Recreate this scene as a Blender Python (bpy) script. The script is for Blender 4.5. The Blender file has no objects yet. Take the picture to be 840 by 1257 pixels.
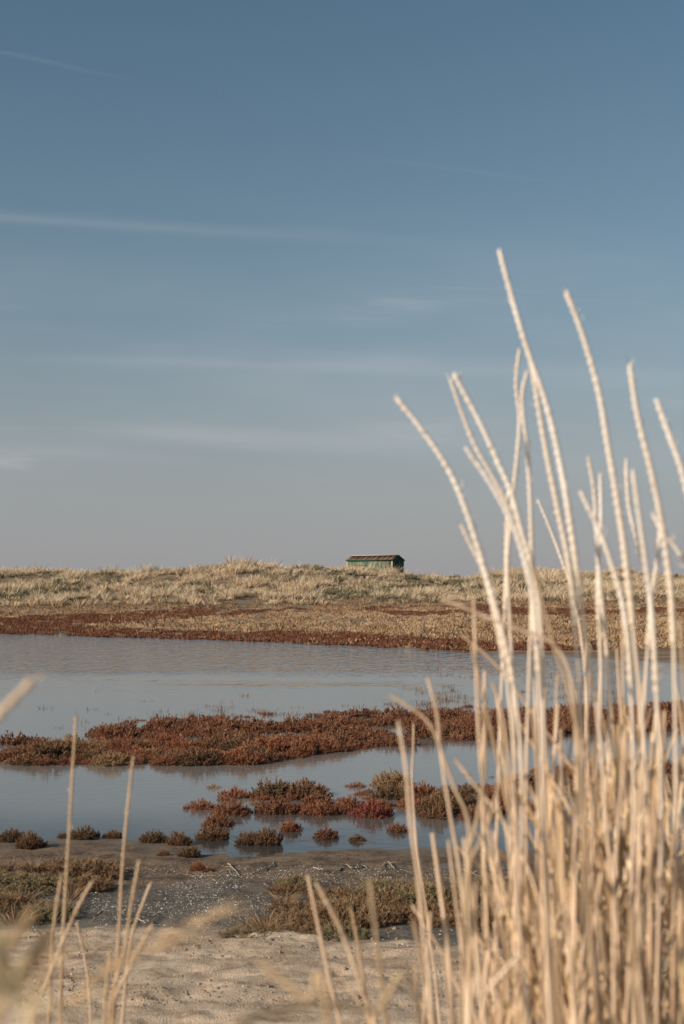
import bpy, math, random
import numpy as np
from mathutils import Vector, Matrix

R = math.radians
SC = bpy.context.scene
COL = SC.collection
rng = np.random.RandomState(7)
random.seed(7)

# ------------------------------------------------------------------ camera
CAM_Z = 1.6
FPX = 1750.0                      # focal length in pixels of the 840 x 1257 photograph
HORIZON = 727.0
PITCH = math.atan((HORIZON - 628.5) / FPX)
cam = bpy.data.cameras.new('camera')
cam.sensor_fit = 'VERTICAL'
cam.sensor_height = 36.0
cam.sensor_width = 24.0
cam.lens = 36.0 * FPX / 1257.0
cam.clip_start = 0.05
cam.clip_end = 12000
cam.dof.use_dof = True
cam.dof.focus_distance = 17.0
cam.dof.aperture_fstop = 9.0
camo = bpy.data.objects.new('camera', cam)
camo.location = (0, 0, CAM_Z)
camo.rotation_euler = (math.pi / 2 + PITCH, 0, 0)
COL.objects.link(camo)
SC.camera = camo

# ------------------------------------------------------------------ light
SUN_EL, SUN_AZ = 25.0, 240.0      # azimuth clockwise from +Y
SC.view_settings.view_transform = 'Standard'
SC.view_settings.look = 'None'
SC.view_settings.exposure = 0.0
SC.view_settings.gamma = 1.0
SC.view_settings.use_curve_mapping = False
SC.render.engine = 'CYCLES'
SC.cycles.max_bounces = 8
SC.cycles.transparent_max_bounces = 12

sun = bpy.data.lights.new('sun', 'SUN')
sun.energy = 5.0
sun.angle = R(0.53)
sun.color = (1.0, 0.86, 0.70)
suno = bpy.data.objects.new('sun', sun)
sd = Vector((math.sin(R(SUN_AZ)) * math.cos(R(SUN_EL)), math.cos(R(SUN_AZ)) * math.cos(R(SUN_EL)), math.sin(R(SUN_EL))))
suno.rotation_euler = (-sd).to_track_quat('-Z', 'Y').to_euler()
suno.location = sd * 60
COL.objects.link(suno)

world = bpy.data.worlds.new('World')
SC.world = world
world.use_nodes = True


class NT:
    """small helper to write node graphs"""
    def __init__(s, nt):
        s.nt = nt

    def new(s, kind, **kw):
        n = s.nt.nodes.new(kind)
        for k, v in kw.items():
            setattr(n, k, v)
        return n

    def set(s, sock, v):
        if isinstance(v, bpy.types.NodeSocket):
            s.nt.links.new(v, sock)
        elif v is not None:
            if isinstance(v, tuple) and len(v) == 3 and sock.type == 'RGBA':
                v = v + (1.0,)
            sock.default_value = v

    def math(s, op, a, b=None, c=None, clamp=False):
        n = s.new('ShaderNodeMath', operation=op, use_clamp=clamp)
        s.set(n.inputs[0], a)
        s.set(n.inputs[1], b)
        s.set(n.inputs[2], c)
        return n.outputs[0]

    def mix(s, f, a, b, mode='MIX'):
        n = s.new('ShaderNodeMix', data_type='RGBA', blend_type=mode)
        s.set(n.inputs[0], f)
        s.set(n.inputs[6], a)
        s.set(n.inputs[7], b)
        return n.outputs[2]

    def noise(s, vec, scale, detail=4, rough=0.55, dist=0.0):
        n = s.new('ShaderNodeTexNoise')
        s.set(n.inputs['Vector'], vec)
        n.inputs['Scale'].default_value = scale
        n.inputs['Detail'].default_value = detail
        n.inputs['Roughness'].default_value = rough
        n.inputs['Distortion'].default_value = dist
        return n.outputs[0]

    def smooth(s, v, a, b, lo=0.0, hi=1.0):
        n = s.new('ShaderNodeMapRange', interpolation_type='SMOOTHSTEP')
        s.set(n.inputs[0], v)
        n.inputs[1].default_value = a
        n.inputs[2].default_value = b
        n.inputs[3].default_value = lo
        n.inputs[4].default_value = hi
        return n.outputs[0]

    def ramp(s, v, stops):
        n = s.new('ShaderNodeValToRGB')
        s.set(n.inputs[0], v)
        e = n.color_ramp.elements
        while len(e) < len(stops):
            e.new(0.5)
        for k, (p, c) in enumerate(stops):
            e[k].position = p
            e[k].color = tuple(c) + (1.0,)
        return n.outputs[0]

    def attr(s, name):
        return s.new('ShaderNodeAttribute', attribute_name=name).outputs['Fac']

    def scaled(s, vec, sc):
        n = s.new('ShaderNodeMapping')
        s.set(n.inputs[0], vec)
        n.inputs['Scale'].default_value = sc
        return n.outputs[0]


def build_world():
    t = NT(world.node_tree)
    bg = world.node_tree.nodes['Background']
    sky = t.new('ShaderNodeTexSky', sky_type='NISHITA', sun_disc=False)
    sky.sun_elevation = R(SUN_EL)
    sky.sun_rotation = R(SUN_AZ)
    sky.air_density = 1.0
    sky.dust_density = 1.2
    sky.ozone_density = 1.6
    gen = t.new('ShaderNodeTexCoord').outputs['Generated']
    sep = t.new('ShaderNodeSeparateXYZ')
    t.set(sep.inputs[0], gen)
    x, y, z = sep.outputs
    yy = t.math('MAXIMUM', y, 0.05)
    u = t.math('DIVIDE', x, yy)
    v = t.math('DIVIDE', z, yy)
    # winter air: muted sky with a greyer, slightly warm belt low over the horizon
    hsv = t.new('ShaderNodeHueSaturation')
    hsv.inputs['Saturation'].default_value = 0.74
    hsv.inputs['Value'].default_value = 0.93
    t.set(hsv.inputs['Color'], sky.outputs[0])
    low = t.smooth(z, 0.0, 0.24, 1.0, 0.0)
    col = t.mix(t.math('MULTIPLY', low, 0.80), hsv.outputs[0], (3.60, 3.48, 3.62))
    mul = t.ramp(z, [(0, (.975, .985, 1.01)), (.12, (.82, .88, .89)), (.19, (.735, .845, .85)), (.40, (.545, .765, .82))])
    col = t.mix(1.0, col, mul, 'MULTIPLY')
    # thin cirrus in long, nearly level streaks
    cmb = t.new('ShaderNodeCombineXYZ')
    t.set(cmb.inputs[0], t.math('MULTIPLY', u, 2.2))
    t.set(cmb.inputs[1], t.math('ADD', t.math('MULTIPLY', v, 30.0), t.math('MULTIPLY', u, 1.6)))
    n1 = t.noise(cmb.outputs[0], 1.3, 7, 0.62, 0.7)
    cmb2 = t.new('ShaderNodeCombineXYZ')
    t.set(cmb2.inputs[0], t.math('MULTIPLY', u, 1.6))
    t.set(cmb2.inputs[1], t.math('MULTIPLY', v, 7.0))
    n2 = t.noise(cmb2.outputs[0], 1.7, 3, 0.5)
    belt = t.math('MULTIPLY', t.smooth(v, 0.03, 0.10), t.smooth(v, 0.17, 0.25, 1.0, 0.0))
    c1 = t.math('MULTIPLY', t.smooth(n1, 0.52, 0.78), t.smooth(n2, 0.38, 0.62))
    c1 = t.math('MULTIPLY', c1, belt)

    def streak(u0, v0, u1, v1, w, fade, amt):
        sl = (v1 - v0) / (u1 - u0)
        wob = t.math('MULTIPLY', t.math('SUBTRACT', n2, 0.5), 0.020)
        d = t.math('SUBTRACT', t.math('SUBTRACT', v, wob), t.math('ADD', t.math('MULTIPLY', u, sl), v0 - sl * u0))
        g = t.math('POWER', 2.718, t.math('MULTIPLY', t.math('MULTIPLY', d, d), -1.0 / (w * w)))
        f = t.math('MULTIPLY', t.smooth(u, u1 - fade, u1, 1.0, 0.0), t.smooth(u, u0 - 0.12, u0, 0.0, 1.0))
        return t.math('MULTIPLY', t.math('MULTIPLY', g, f), t.math('MULTIPLY', t.smooth(n1, 0.2, 0.7, 0.5, 1.0), amt))
    veil = t.math('MULTIPLY', t.smooth(n2, .36, .68), t.math('MULTIPLY', t.smooth(v, .02, .13), t.smooth(v, .17, .30, 1.0, 0.0)))
    tot = t.math('ADD', t.math('MULTIPLY', c1, 0.40), t.math('MULTIPLY', veil, .11))
    for s in ((-0.24, .268, .10, .246, .0042, .28, .17), (-0.26, .392, -.12, .358, .0016, .12, .075),
              (-0.14, .163, .12, .152, .0040, .16, .12), (-.09, .110, .14, .098, .0065, .15, .22),
              (.09, .300, .17, .290, .0020, .06, .035), (.06, .160, .30, .149, .0085, .1, .16),
              (-.25, .100, -.06, .092, .0040, .12, .10)):
        tot = t.math('ADD', tot, t.math('MULTIPLY', streak(*s), .70))
    col = t.mix(tot, col, (6.6, 6.5, 6.6))
    t.set(bg.inputs[0], col)
    bg.inputs[1].default_value = 0.10


build_world()

# ------------------------------------------------------------------ helpers


def material(name, rough=0.9, spec=0.2):
    m = bpy.data.materials.new(name)
    m.use_nodes = True
    t = NT(m.node_tree)
    b = m.node_tree.nodes['Principled BSDF']
    b.inputs['Roughness'].default_value = rough
    b.inputs['Specular IOR Level'].default_value = spec
    return m, t, b


def quad_mesh(name, V, F, mat, attrs=None, smooth=False):
    V = np.asarray(V, np.float32).reshape(-1, 3)
    F = np.asarray(F, np.int32).reshape(-1, 4)
    me = bpy.data.meshes.new(name)
    me.vertices.add(len(V))
    me.vertices.foreach_set('co', V.ravel())
    me.loops.add(F.size)
    me.loops.foreach_set('vertex_index', F.ravel())
    me.polygons.add(len(F))
    me.polygons.foreach_set('loop_start', np.arange(0, F.size, 4, dtype=np.int32))
    if smooth:
        me.polygons.foreach_set('use_smooth', np.ones(len(F), bool))
    for k, a in (attrs or {}).items():
        at = me.attributes.new(k, 'FLOAT', 'POINT')
        at.data.foreach_set('value', np.asarray(a, np.float32).ravel())
    me.update(calc_edges=True)
    if mat:
        me.materials.append(mat)
    return me


def put(name, me, loc=(0, 0, 0), rotz=0.0, scale=1.0, parent=None, label=None, cat=None, group=None, kind=None):
    o = bpy.data.objects.new(name, me)
    COL.objects.link(o)
    if parent is not None:
        o.parent = parent
    o.location = loc
    o.rotation_euler = (0, 0, rotz)
    o.scale = (scale,) * 3 if not isinstance(scale, tuple) else scale
    for k, v in (('label', label), ('category', cat), ('group', group), ('kind', kind)):
        if v:
            o[k] = v
    return o


def vnoise(x, y, seed=0):
    """smooth value noise, numpy, range about -1..1"""
    xi, yi = np.floor(x).astype(np.int64), np.floor(y).astype(np.int64)
    fx, fy = x - xi, y - yi
    fx, fy = fx * fx * (3 - 2 * fx), fy * fy * (3 - 2 * fy)

    def h(a, b):
        n = (a * 374761393 + b * 668265263 + seed * 974634777) & 0xffffffff
        n = ((n ^ (n >> 13)) * 1274126177) & 0xffffffff
        return ((n ^ (n >> 16)) & 0xffff) / 32767.5 - 1.0
    return (h(xi, yi) * (1 - fx) + h(xi + 1, yi) * fx) * (1 - fy) + (h(xi, yi + 1) * (1 - fx) + h(xi + 1, yi + 1) * fx) * fy


def fbm(x, y, seed=0, octs=4, gain=0.5):
    s, a, tot = 0.0, 1.0, 0.0
    for k in range(octs):
        s = s + a * vnoise(x * 2 ** k + 17.3 * k, y * 2 ** k - 9.1 * k, seed + k)
        tot += a
        a *= gain
    return s / tot


def sstep(v, a, b):
    t = np.clip((v - a) / (b - a), 0, 1)
    return t * t * (3 - 2 * t)


def ray(px, py):
    """direction (per metre of y) through a pixel of the 840 x 1257 photograph"""
    u, v = (px - 420.0) / FPX, (628.5 - py) / FPX
    d = Vector((u, math.cos(PITCH) - v * math.sin(PITCH), math.sin(PITCH) + v * math.cos(PITCH)))
    return d / d.y


def at(px, py, dist):
    return Vector((0, 0, CAM_Z)) + ray(px, py) * dist


def flat(px, py, z=0.0):
    d = ray(px, py)
    k = (z - CAM_Z) / d.z
    return (d.x * k, k)


# ------------------------------------------------------------------ terrain
NEAR_X = [-9, -5, -2.2, -1.14, -.6, .4, 1.06, 4, 9]
NEAR_Y = [10.8, 10.0, 9.45, 9.35, 9.15, 9.10, 8.9, 8.5, 8.0]
FRONT_X = [-9, -3.2, -2.1, -1.0, -.2, 1.6, 4, 9]
FRONT_Y = [12.9, 13.4, 13.3, 13.4, 14.4, 15.6, 16.6, 18]
BACK_X = [-9, -3.9, -3.1, -2.6, -1.5, 0, 2, 5, 9]
BACK_Y = [14.2, 15.0, 15.4, 17.4, 18.2, 18.6, 18.9, 19.6, 20.5]
CR_PX = [-400, -150, 0, 100, 180, 240, 290, 330, 380, 430, 500, 560, 620, 700, 780, 840, 1000, 1300]
CR_PY = [705, 704, 703, 702, 699, 695, 690, 691, 697, 699, 700, 704, 702, 701, 706, 709, 706, 704]
CR_U = [(p - 420) / FPX for p in CR_PX]
CR_H = [CAM_Z + (HORIZON - p) / FPX * 140 - 0.75 for p in CR_PY]


def far_shore(x):
    return 43 - 0.9 * np.clip(x, -30, 0) - 1.45 * np.clip(x, 0, 10) + 1.2 * vnoise(x * .35, x * 0, 3) + .5 * vnoise(x * 1.3, x * 0, 4)


def near_shore(x):
    return np.interp(x, NEAR_X, NEAR_Y) + .13 * vnoise(x * 1.9, x * 0, 5) + .06 * vnoise(x * 6, x * 0, 6)


def sand_edge(x):
    return np.interp(x, [-4, -1.6, -.5, .45, 1.2, 4], [6.6, 6.55, 6.55, 6.1, 6.0, 5.8]) + .10 * vnoise(x * 2.2, x * 0, 9) + .05 * vnoise(x * 7, x * 0, 8)


def ground_z(x, y):
    x, y = np.asarray(x, float), np.asarray(y, float)
    ys, yf = near_shore(x), far_shore(x)
    w = np.minimum(ys - y, 0)
    z = np.maximum(w * 0.034, -0.13)                                    # bed of the pool
    z = np.where(y < ys, (ys - y) * 0.024, z)
    f, b = np.interp(x, FRONT_X, FRONT_Y), np.interp(x, BACK_X, BACK_Y)
    f = f + .25 * vnoise(x * 1.5, x * 0, 11)
    isl = sstep(y, f - .7, f + .35) * (1 - sstep(y, b - .6, b + .9))
    z = z + isl * (0.092 + .03 * fbm(x * 2, y * 2, 12, 2))
    g2 = sstep(x, -1.5, -.6) * sstep(y, 9.9, 10.5) * (1 - sstep(y, 11.2 + .25 * np.clip(x, 0, 6), 12.2 + .25 * np.clip(x, 0, 6)))
    z = z + g2 * .022
    fs = y - yf                                                          # far shore
    z = np.where(fs > -6, np.maximum(z, np.clip(-.13 + (fs + 5) * .026, -.13, 9)), z)
    z = np.where(fs > 0, .0 + .012 * fs + 0.03 * fbm(x * .5, y * .3, 21, 3), z)
    z = np.where(fs > 0, np.minimum(z, 0.75), z)
    ch = np.interp(x / np.maximum(y, 60), CR_U, CR_H)
    toe = 96 + 7 * vnoise(x * .05, x * 0, 31)
    up = sstep(y, toe - 6, 141)
    dz = up * (ch - .5) + up * (1 - .38 * up) * (1.5 * fbm(x * .10, y * .10, 33, 4) + .9 * fbm(x * .33, y * .25, 35, 3))
    dz = dz * (1 - .35 * sstep(y, 150, 210) - .3 * sstep(y, 210, 500))
    z = z + np.where(fs > 0, dz, 0)
    # near: mud micro relief, sand, and the bank the photographer stands on
    nearm = 1 - sstep(y, 9, 13)
    dry = sstep(ys - y, .05, .8)
    se = sand_edge(x)
    sand = 1 - sstep(y, se - .12, se + .12)
    z = z + nearm * sstep(ys - y, -.7, .3) * (1 - sstep(ys - y, 1.2, 2.2)) * .016 * fbm(x * 1.7, y * 3.2, 40, 3)
    z = z + nearm * dry * (.020 * fbm(x * 2.1, y * 2.6, 41, 4) + .012 * fbm(x * 7, y * 9, 43, 4, .65))
    rid = np.abs(fbm(x * 1.6, y * 5.5, 45, 4))
    z = z + nearm * sand * (.030 + .016 * sstep(rid, .0, .35) * (.5 + .5 * fbm(x * 1.1, y * 1.3, 47, 2)) + .017 * fbm(x * 3.2, y * 4.2, 48, 5, .62) + .009 * fbm(x * 14, y * 16, 49, 3, .6))
    bank = (1 - sstep(y, .9, 4.3)) * (.50 + .05 * fbm(x * 1.2, y * 1.2, 51, 3))
    return z + bank


def gz(x, y):
    return float(ground_z(np.array([x]), np.array([y]))[0])


def grid_lines(dense0, dense1, step, far0, far1, grow):
    a = list(np.arange(dense0, dense1, step))
    s, v = step, dense1
    while v < far1:
        a.append(v)
        s *= grow
        v += s
    a.append(far1)
    s, v, pre = step, dense0 - step, []
    while v > far0:
        pre.append(v)
        s *= grow
        v -= s
    pre.append(far0)
    return np.array(pre[::-1] + a)


def build_ground():
    xs = grid_lines(-2.6, 2.6, .018, -3000, 3000, 1.035)
    ys = grid_lines(4.6, 9.6, .018, -400, 5000, 1.022)
    X, Y = np.meshgrid(xs, ys)
    Z = ground_z(X, Y)
    nx, ny = len(xs), len(ys)
    V = np.stack([X, Y, Z], -1).reshape(-1, 3)
    i = np.arange(ny - 1)[:, None] * nx + np.arange(nx - 1)[None]
    F = np.stack([i, i + 1, i + nx + 1, i + nx], -1).reshape(-1, 4)
    se = sand_edge(X)
    sandm = 1 - sstep(Y + .22 * fbm(X * 5, Y * 5, 150, 4, .6), se - .22, se + .16)
    shore = near_shore(X) - Y                      # metres up from the water's edge
    farm = Y - far_shore(X)
    m, t, b = material('marsh_ground', .85, .3)
    obj = t.new('ShaderNodeTexCoord').outputs['Object']
    big = t.noise(obj, .9, 4)
    mid = t.noise(obj, 6, 5, .6)
    fine = t.noise(obj, 55, 4, .65)
    sh = t.attr('shore')
    mud_wet = t.mix(mid, (.150, .120, .090), (.225, .182, .138))
    mud_grey = t.mix(t.smooth(t.mix(.35, fine, mid), .38, .60), (.070, .059, .048), (.180, .153, .124))
    mud_brown = t.mix(t.smooth(t.mix(.5, mid, fine), .38, .60), (.075, .050, .032), (.235, .165, .108))
    shn = t.math('ADD', sh, t.math('MULTIPLY', t.math('SUBTRACT', big, .5), .9))
    mud = t.mix(t.smooth(shn, 1.25, 1.9), mud_brown, mud_grey)
    mud = t.mix(t.smooth(sh, -.05, .40), mud_wet, mud)
    stretched = t.noise(t.scaled(obj, (1.2, 3.6, 1)), 2.4, 5, .6, .4)
    sand = t.mix(t.smooth(stretched, .32, .68), (.37, .255, .165), (.68, .51, .365))
    sand = t.mix(t.smooth(fine, .35, .75, 0, .45), sand, (.66, .55, .43))
    sand = t.mix(t.smooth(t.noise(t.scaled(obj, (1, 1.8, 1)), 3.2, 6, .68, .6), .52, .66, 0, .8), sand, (.25, .165, .10))
    sand = t.mix(t.smooth(mid, .56, .70, 0, .6), sand, (.23, .155, .095))
    sand = t.mix(t.smooth(t.noise(obj, 130, 2), .62, .72, 0, .8), sand, (.16, .11, .07))
    near = t.mix(t.attr('sand'), mud, sand)
    fn = t.noise(t.scaled(obj, (.25, .6, 1)), 1.0, 4, .6)
    farc = t.mix(t.smooth(fn, .35, .65), (.16, .095, .055), (.28, .20, .125))
    dune = t.mix(t.smooth(t.noise(obj, .8, 4, .6), .4, .65), (.25, .175, .112), (.13, .100, .060))
    farc = t.mix(t.attr('dune'), farc, dune)
    col = t.mix(t.attr('far'), near, farc)
    t.set(b.inputs['Base Color'], col)
    rough = t.smooth(sh, -.1, .7, .30, .92)
    t.set(b.inputs['Roughness'], t.math('MAXIMUM', rough, t.attr('far')))
    bp = t.new('ShaderNodeBump')
    bp.inputs['Strength'].default_value = .55
    bp.inputs['Distance'].default_value = .02
    t.set(bp.inputs['Height'], t.math('ADD', t.math('MULTIPLY', fine, .6), t.noise(obj, 160, 3, .6)))
    t.set(b.inputs['Normal'], bp.outputs[0])
    me = quad_mesh('ground', V, F, m, {'sand': sandm, 'shore': shore, 'far': sstep(farm, -1, 1), 'dune': sstep(Y, 88, 104)}, True)
    put('ground', me, kind='structure')


build_ground()


def build_water():
    m = bpy.data.materials.new('pool_water')
    m.use_nodes = True
    nt = m.node_tree
    t = NT(nt)
    nt.nodes.remove(nt.nodes['Principled BSDF'])
    out = nt.nodes['Material Output']
    obj = t.new('ShaderNodeTexCoord').outputs['Object']
    sep = t.new('ShaderNodeSeparateXYZ')
    t.set(sep.inputs[0], obj)
    broad = t.noise(t.scaled(obj, (.05, .16, 1)), 1.0, 3, .5)
    yw = t.math('ADD', sep.outputs[1], t.math('MULTIPLY', t.math('SUBTRACT', broad, .5), 16.0))
    xw = t.math('ADD', sep.outputs[0], t.math('MULTIPLY', t.math('SUBTRACT', broad, .5), 10.0))
    wind = t.math('MULTIPLY', t.smooth(yw, 23, 32), t.smooth(xw, -1.0, 9.0, 1.0, .25))
    rip = t.noise(t.scaled(obj, (2.0, .75, 1)), 1.6, 3, .6, .2)
    calm = t.noise(t.scaled(obj, (1.0, 1.6, 1)), 7.0, 3, .55, .3)
    bp = t.new('ShaderNodeBump')
    bp.inputs['Distance'].default_value = 1.0
    bp.inputs['Strength'].default_value = 1.0
    t.set(bp.inputs['Height'], t.math('ADD', t.math('MULTIPLY', t.math('MULTIPLY', rip, wind), .13), t.math('MULTIPLY', calm, .0020)))
    gl = t.new('ShaderNodeBsdfGlossy')
    gl.inputs['Roughness'].default_value = .05
    gl.inputs['Color'].default_value = (1, 1, 1, 1)
    t.set(gl.inputs['Normal'], bp.outputs[0])
    tr = t.new('ShaderNodeBsdfTransparent')
    tr.inputs[0].default_value = (.82, .80, .74, 1)
    df = t.new('ShaderNodeBsdfDiffuse')
    df.inputs[0].default_value = (.255, .240, .220, 1)
    body = t.new('ShaderNodeMixShader')
    t.set(body.inputs[0], t.smooth(t.attr('depth'), 0.0, .055, .20, .76))     # silt in the deeper water
    t.set(body.inputs[1], tr.outputs[0])
    t.set(body.inputs[2], df.outputs[0])
    fr = t.new('ShaderNodeFresnel')
    fr.inputs[0].default_value = 1.33
    t.set(fr.inputs[1], bp.outputs[0])
    mx = t.new('ShaderNodeMixShader')
    t.set(mx.inputs[0], fr.outputs[0])
    t.set(mx.inputs[1], body.outputs[0])
    t.set(mx.inputs[2], gl.outputs[0])
    t.set(out.inputs[0], mx.outputs[0])
    xs, ys = grid_lines(-5, 5, .12, -160, 160, 1.08), grid_lines(7.5, 21, .10, 6.5, 95, 1.05)
    X, Y = np.meshgrid(xs, ys)
    nx, ny = len(xs), len(ys)
    V = np.stack([X, Y, X * 0], -1).reshape(-1, 3)
    i = np.arange(ny - 1)[:, None] * nx + np.arange(nx - 1)[None]
    F = np.stack([i, i + 1, i + nx + 1, i + nx], -1).reshape(-1, 4)
    put('water', quad_mesh('water', V, F, m, {'depth': np.maximum(-ground_z(X, Y), 0)}), kind='structure')


build_water()

# ------------------------------------------------------------------ blades, twigs and tubes


def strips(P, D, L, W, B, segs=2, sides=2, tip=.15, extra=None, r=rng):
    """many tapered curved strips (sides=2) or thin tubes (sides=3) as one vertex/face set.
    P base, D unit direction, L length, W width, B bend vector per strip"""
    n = len(P)
    D = D / np.linalg.norm(D, axis=1, keepdims=True)
    ref = r.normal(size=(n, 3))
    S = np.cross(D, ref)
    S /= np.linalg.norm(S, axis=1, keepdims=True) + 1e-9
    T = np.cross(D, S)
    rows, hs = [], []
    for k in range(segs + 1):
        q = k / segs
        c = P + D * (L * q)[:, None] + B * (L * q * q)[:, None]
        w = (W * .5 * (1 - (1 - tip) * q ** 1.6))[:, None]
        if sides == 2:
            ring = np.stack([c - S * w, c + S * w], 1)
        else:
            ring = np.stack([c + (S * math.cos(a) + T * math.sin(a)) * w for a in np.arange(sides) * 2 * math.pi / sides], 1)
        rows.append(ring)
        hs.append(np.full((n, ring.shape[1]), q))
    V = np.stack(rows, 1)                                     # n, segs+1, sides, 3
    H = np.stack(hs, 1)
    base = (np.arange(n) * (segs + 1) * sides)[:, None, None]
    k = np.arange(segs)[None, :, None] * sides
    j = np.arange(1 if sides == 2 else sides)[None, None, :]
    j2 = (j + 1) % sides
    F = np.stack([base + k + j, base + k + j2, base + k + sides + j2, base + k + sides + j], -1).reshape(-1, 4)
    A = {'t': H.ravel()}
    for key, a in (extra or {}).items():
        A[key] = np.repeat(a, (segs + 1) * sides)
    return V.reshape(-1, 3), F, A


def merge(parts):
    V, F, A, off = [], [], {}, 0
    for v, f, a in parts:
        V.append(v)
        F.append(f + off)
        off += len(v)
        for k in a:
            A.setdefault(k, []).append(a[k])
    return np.concatenate(V), np.concatenate(F), {k: np.concatenate(a) for k, a in A.items()}


def unit(a):
    return a / np.linalg.norm(a, axis=1, keepdims=True)


def bush(r, radius, height, stems, twigs, w, spread=1.0, low=.25):
    """branching little shrub: stems from one crown, each with upright side twigs"""
    az = r.uniform(0, 2 * math.pi, stems)
    q = np.sqrt(r.uniform(0, 1, stems))
    tilt = q * 1.25 * spread
    D = np.stack([np.sin(tilt) * np.cos(az), np.sin(tilt) * np.sin(az), np.cos(tilt)], 1) + r.normal(0, .10, (stems, 3))
    D[:, 2] = np.maximum(D[:, 2], .12)
    D = unit(D)
    L = 1 / np.sqrt((np.hypot(D[:, 0], D[:, 1]) / (.55 * radius)) ** 2 + (D[:, 2] / height) ** 2) * r.uniform(.55, 1.0, stems)
    P = np.stack([.62 * radius * q * np.cos(az), .62 * radius * q * np.sin(az), np.zeros(stems)], 1)
    up = np.zeros((stems, 3))
    up[:, 2] = .18
    tone = r.uniform(0, 1, stems)
    parts = [strips(P, D, L * .94, np.full(stems, w), up, 3, 3, .4, {'tone': tone * .25}, r)]
    parts[0][2]['hz'] = .3 * parts[0][0][:, 2] / height  # keeps stems at the dark woody end, painting shade into the gaps
    for _ in range(twigs):
        s = np.sqrt(r.uniform(low, 1, stems))
        p = P + D * (L * s)[:, None] + up * (L * s * s)[:, None]
        d = D * .5 + r.normal(0, .62, (stems, 3)) + np.array([0, 0, .35])
        l = np.minimum(L, .6 * radius) * r.uniform(.12, .30, stems)
        v = strips(p, unit(d), l, w * r.uniform(.9, 2.1, stems), up * .6, 2, 3, .55, {'tone': np.clip(tone + r.normal(0, .34, stems), 0, 1)}, r)
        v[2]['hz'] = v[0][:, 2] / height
        parts.append(v)
    return merge(parts)


def plant_mat(name, stops, hue=None, rough=.8):
    """colour along tone / height, with a per-plant shift"""
    m, t, b = material(name, rough, .15)
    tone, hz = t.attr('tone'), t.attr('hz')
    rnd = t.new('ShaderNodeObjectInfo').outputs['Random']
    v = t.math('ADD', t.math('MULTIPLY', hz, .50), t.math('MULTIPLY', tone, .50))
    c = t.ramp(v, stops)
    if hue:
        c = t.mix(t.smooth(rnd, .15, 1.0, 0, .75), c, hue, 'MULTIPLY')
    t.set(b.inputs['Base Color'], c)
    return m


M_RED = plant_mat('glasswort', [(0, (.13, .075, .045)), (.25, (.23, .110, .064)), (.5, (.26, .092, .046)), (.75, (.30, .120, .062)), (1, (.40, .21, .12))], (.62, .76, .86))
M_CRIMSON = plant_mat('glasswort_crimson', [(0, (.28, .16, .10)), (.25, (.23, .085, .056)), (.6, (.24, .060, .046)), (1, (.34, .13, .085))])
M_UMBER = plant_mat('glasswort_umber', [(0, (.09, .058, .038)), (.3, (.155, .085, .050)), (.65, (.195, .100, .053)), (1, (.34, .20, .11))], (.75, .9, .9))
M_PALE = plant_mat('glasswort_pale', [(0, (.30, .19, .11)), (.4, (.30, .18, .095)), (1, (.38, .24, .13))])
M_GREEN = plant_mat('purslane', [(0, (.14, .095, .062)), (.25, (.195, .150, .090)), (.55, (.245, .200, .120)), (.8, (.33, .230, .140)), (1, (.42, .28, .175))], (.80, .86, .72))
M_BROWNS = plant_mat('purslane_brown', [(0, (.13, .080, .048)), (.3, (.20, .115, .062)), (.7, (.27, .165, .090)), (1, (.36, .245, .14))])

# meshes shared by all glasswort bushes (unit: metres)
BUSH = []
for k in range(5):
    rr = np.random.RandomState(100 + k)
    v = bush(rr, .17, .145, 210, 17, .0036)
    BUSH.append(v)


def red_mesh(k, mat, nm):
    v, f, a = BUSH[k]
    return quad_mesh(nm, v, f, mat, a)


RED = [red_mesh(k, M_RED, 'glasswort_bush') for k in range(5)]
UMB = [red_mesh(k, M_UMBER, 'glasswort_bush_umber') for k in range(3)]
CRI = red_mesh(1, M_CRIMSON, 'glasswort_bush_crimson')
PAL = [red_mesh(k, M_PALE, 'glasswort_bush_pale') for k in (2, 4)]


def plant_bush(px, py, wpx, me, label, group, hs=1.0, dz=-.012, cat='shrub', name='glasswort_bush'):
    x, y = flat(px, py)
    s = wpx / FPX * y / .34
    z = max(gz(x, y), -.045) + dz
    return put(name, me, (x, y, z), random.uniform(0, 6.28), (s, s, s * hs), None, label, cat, group)


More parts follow.
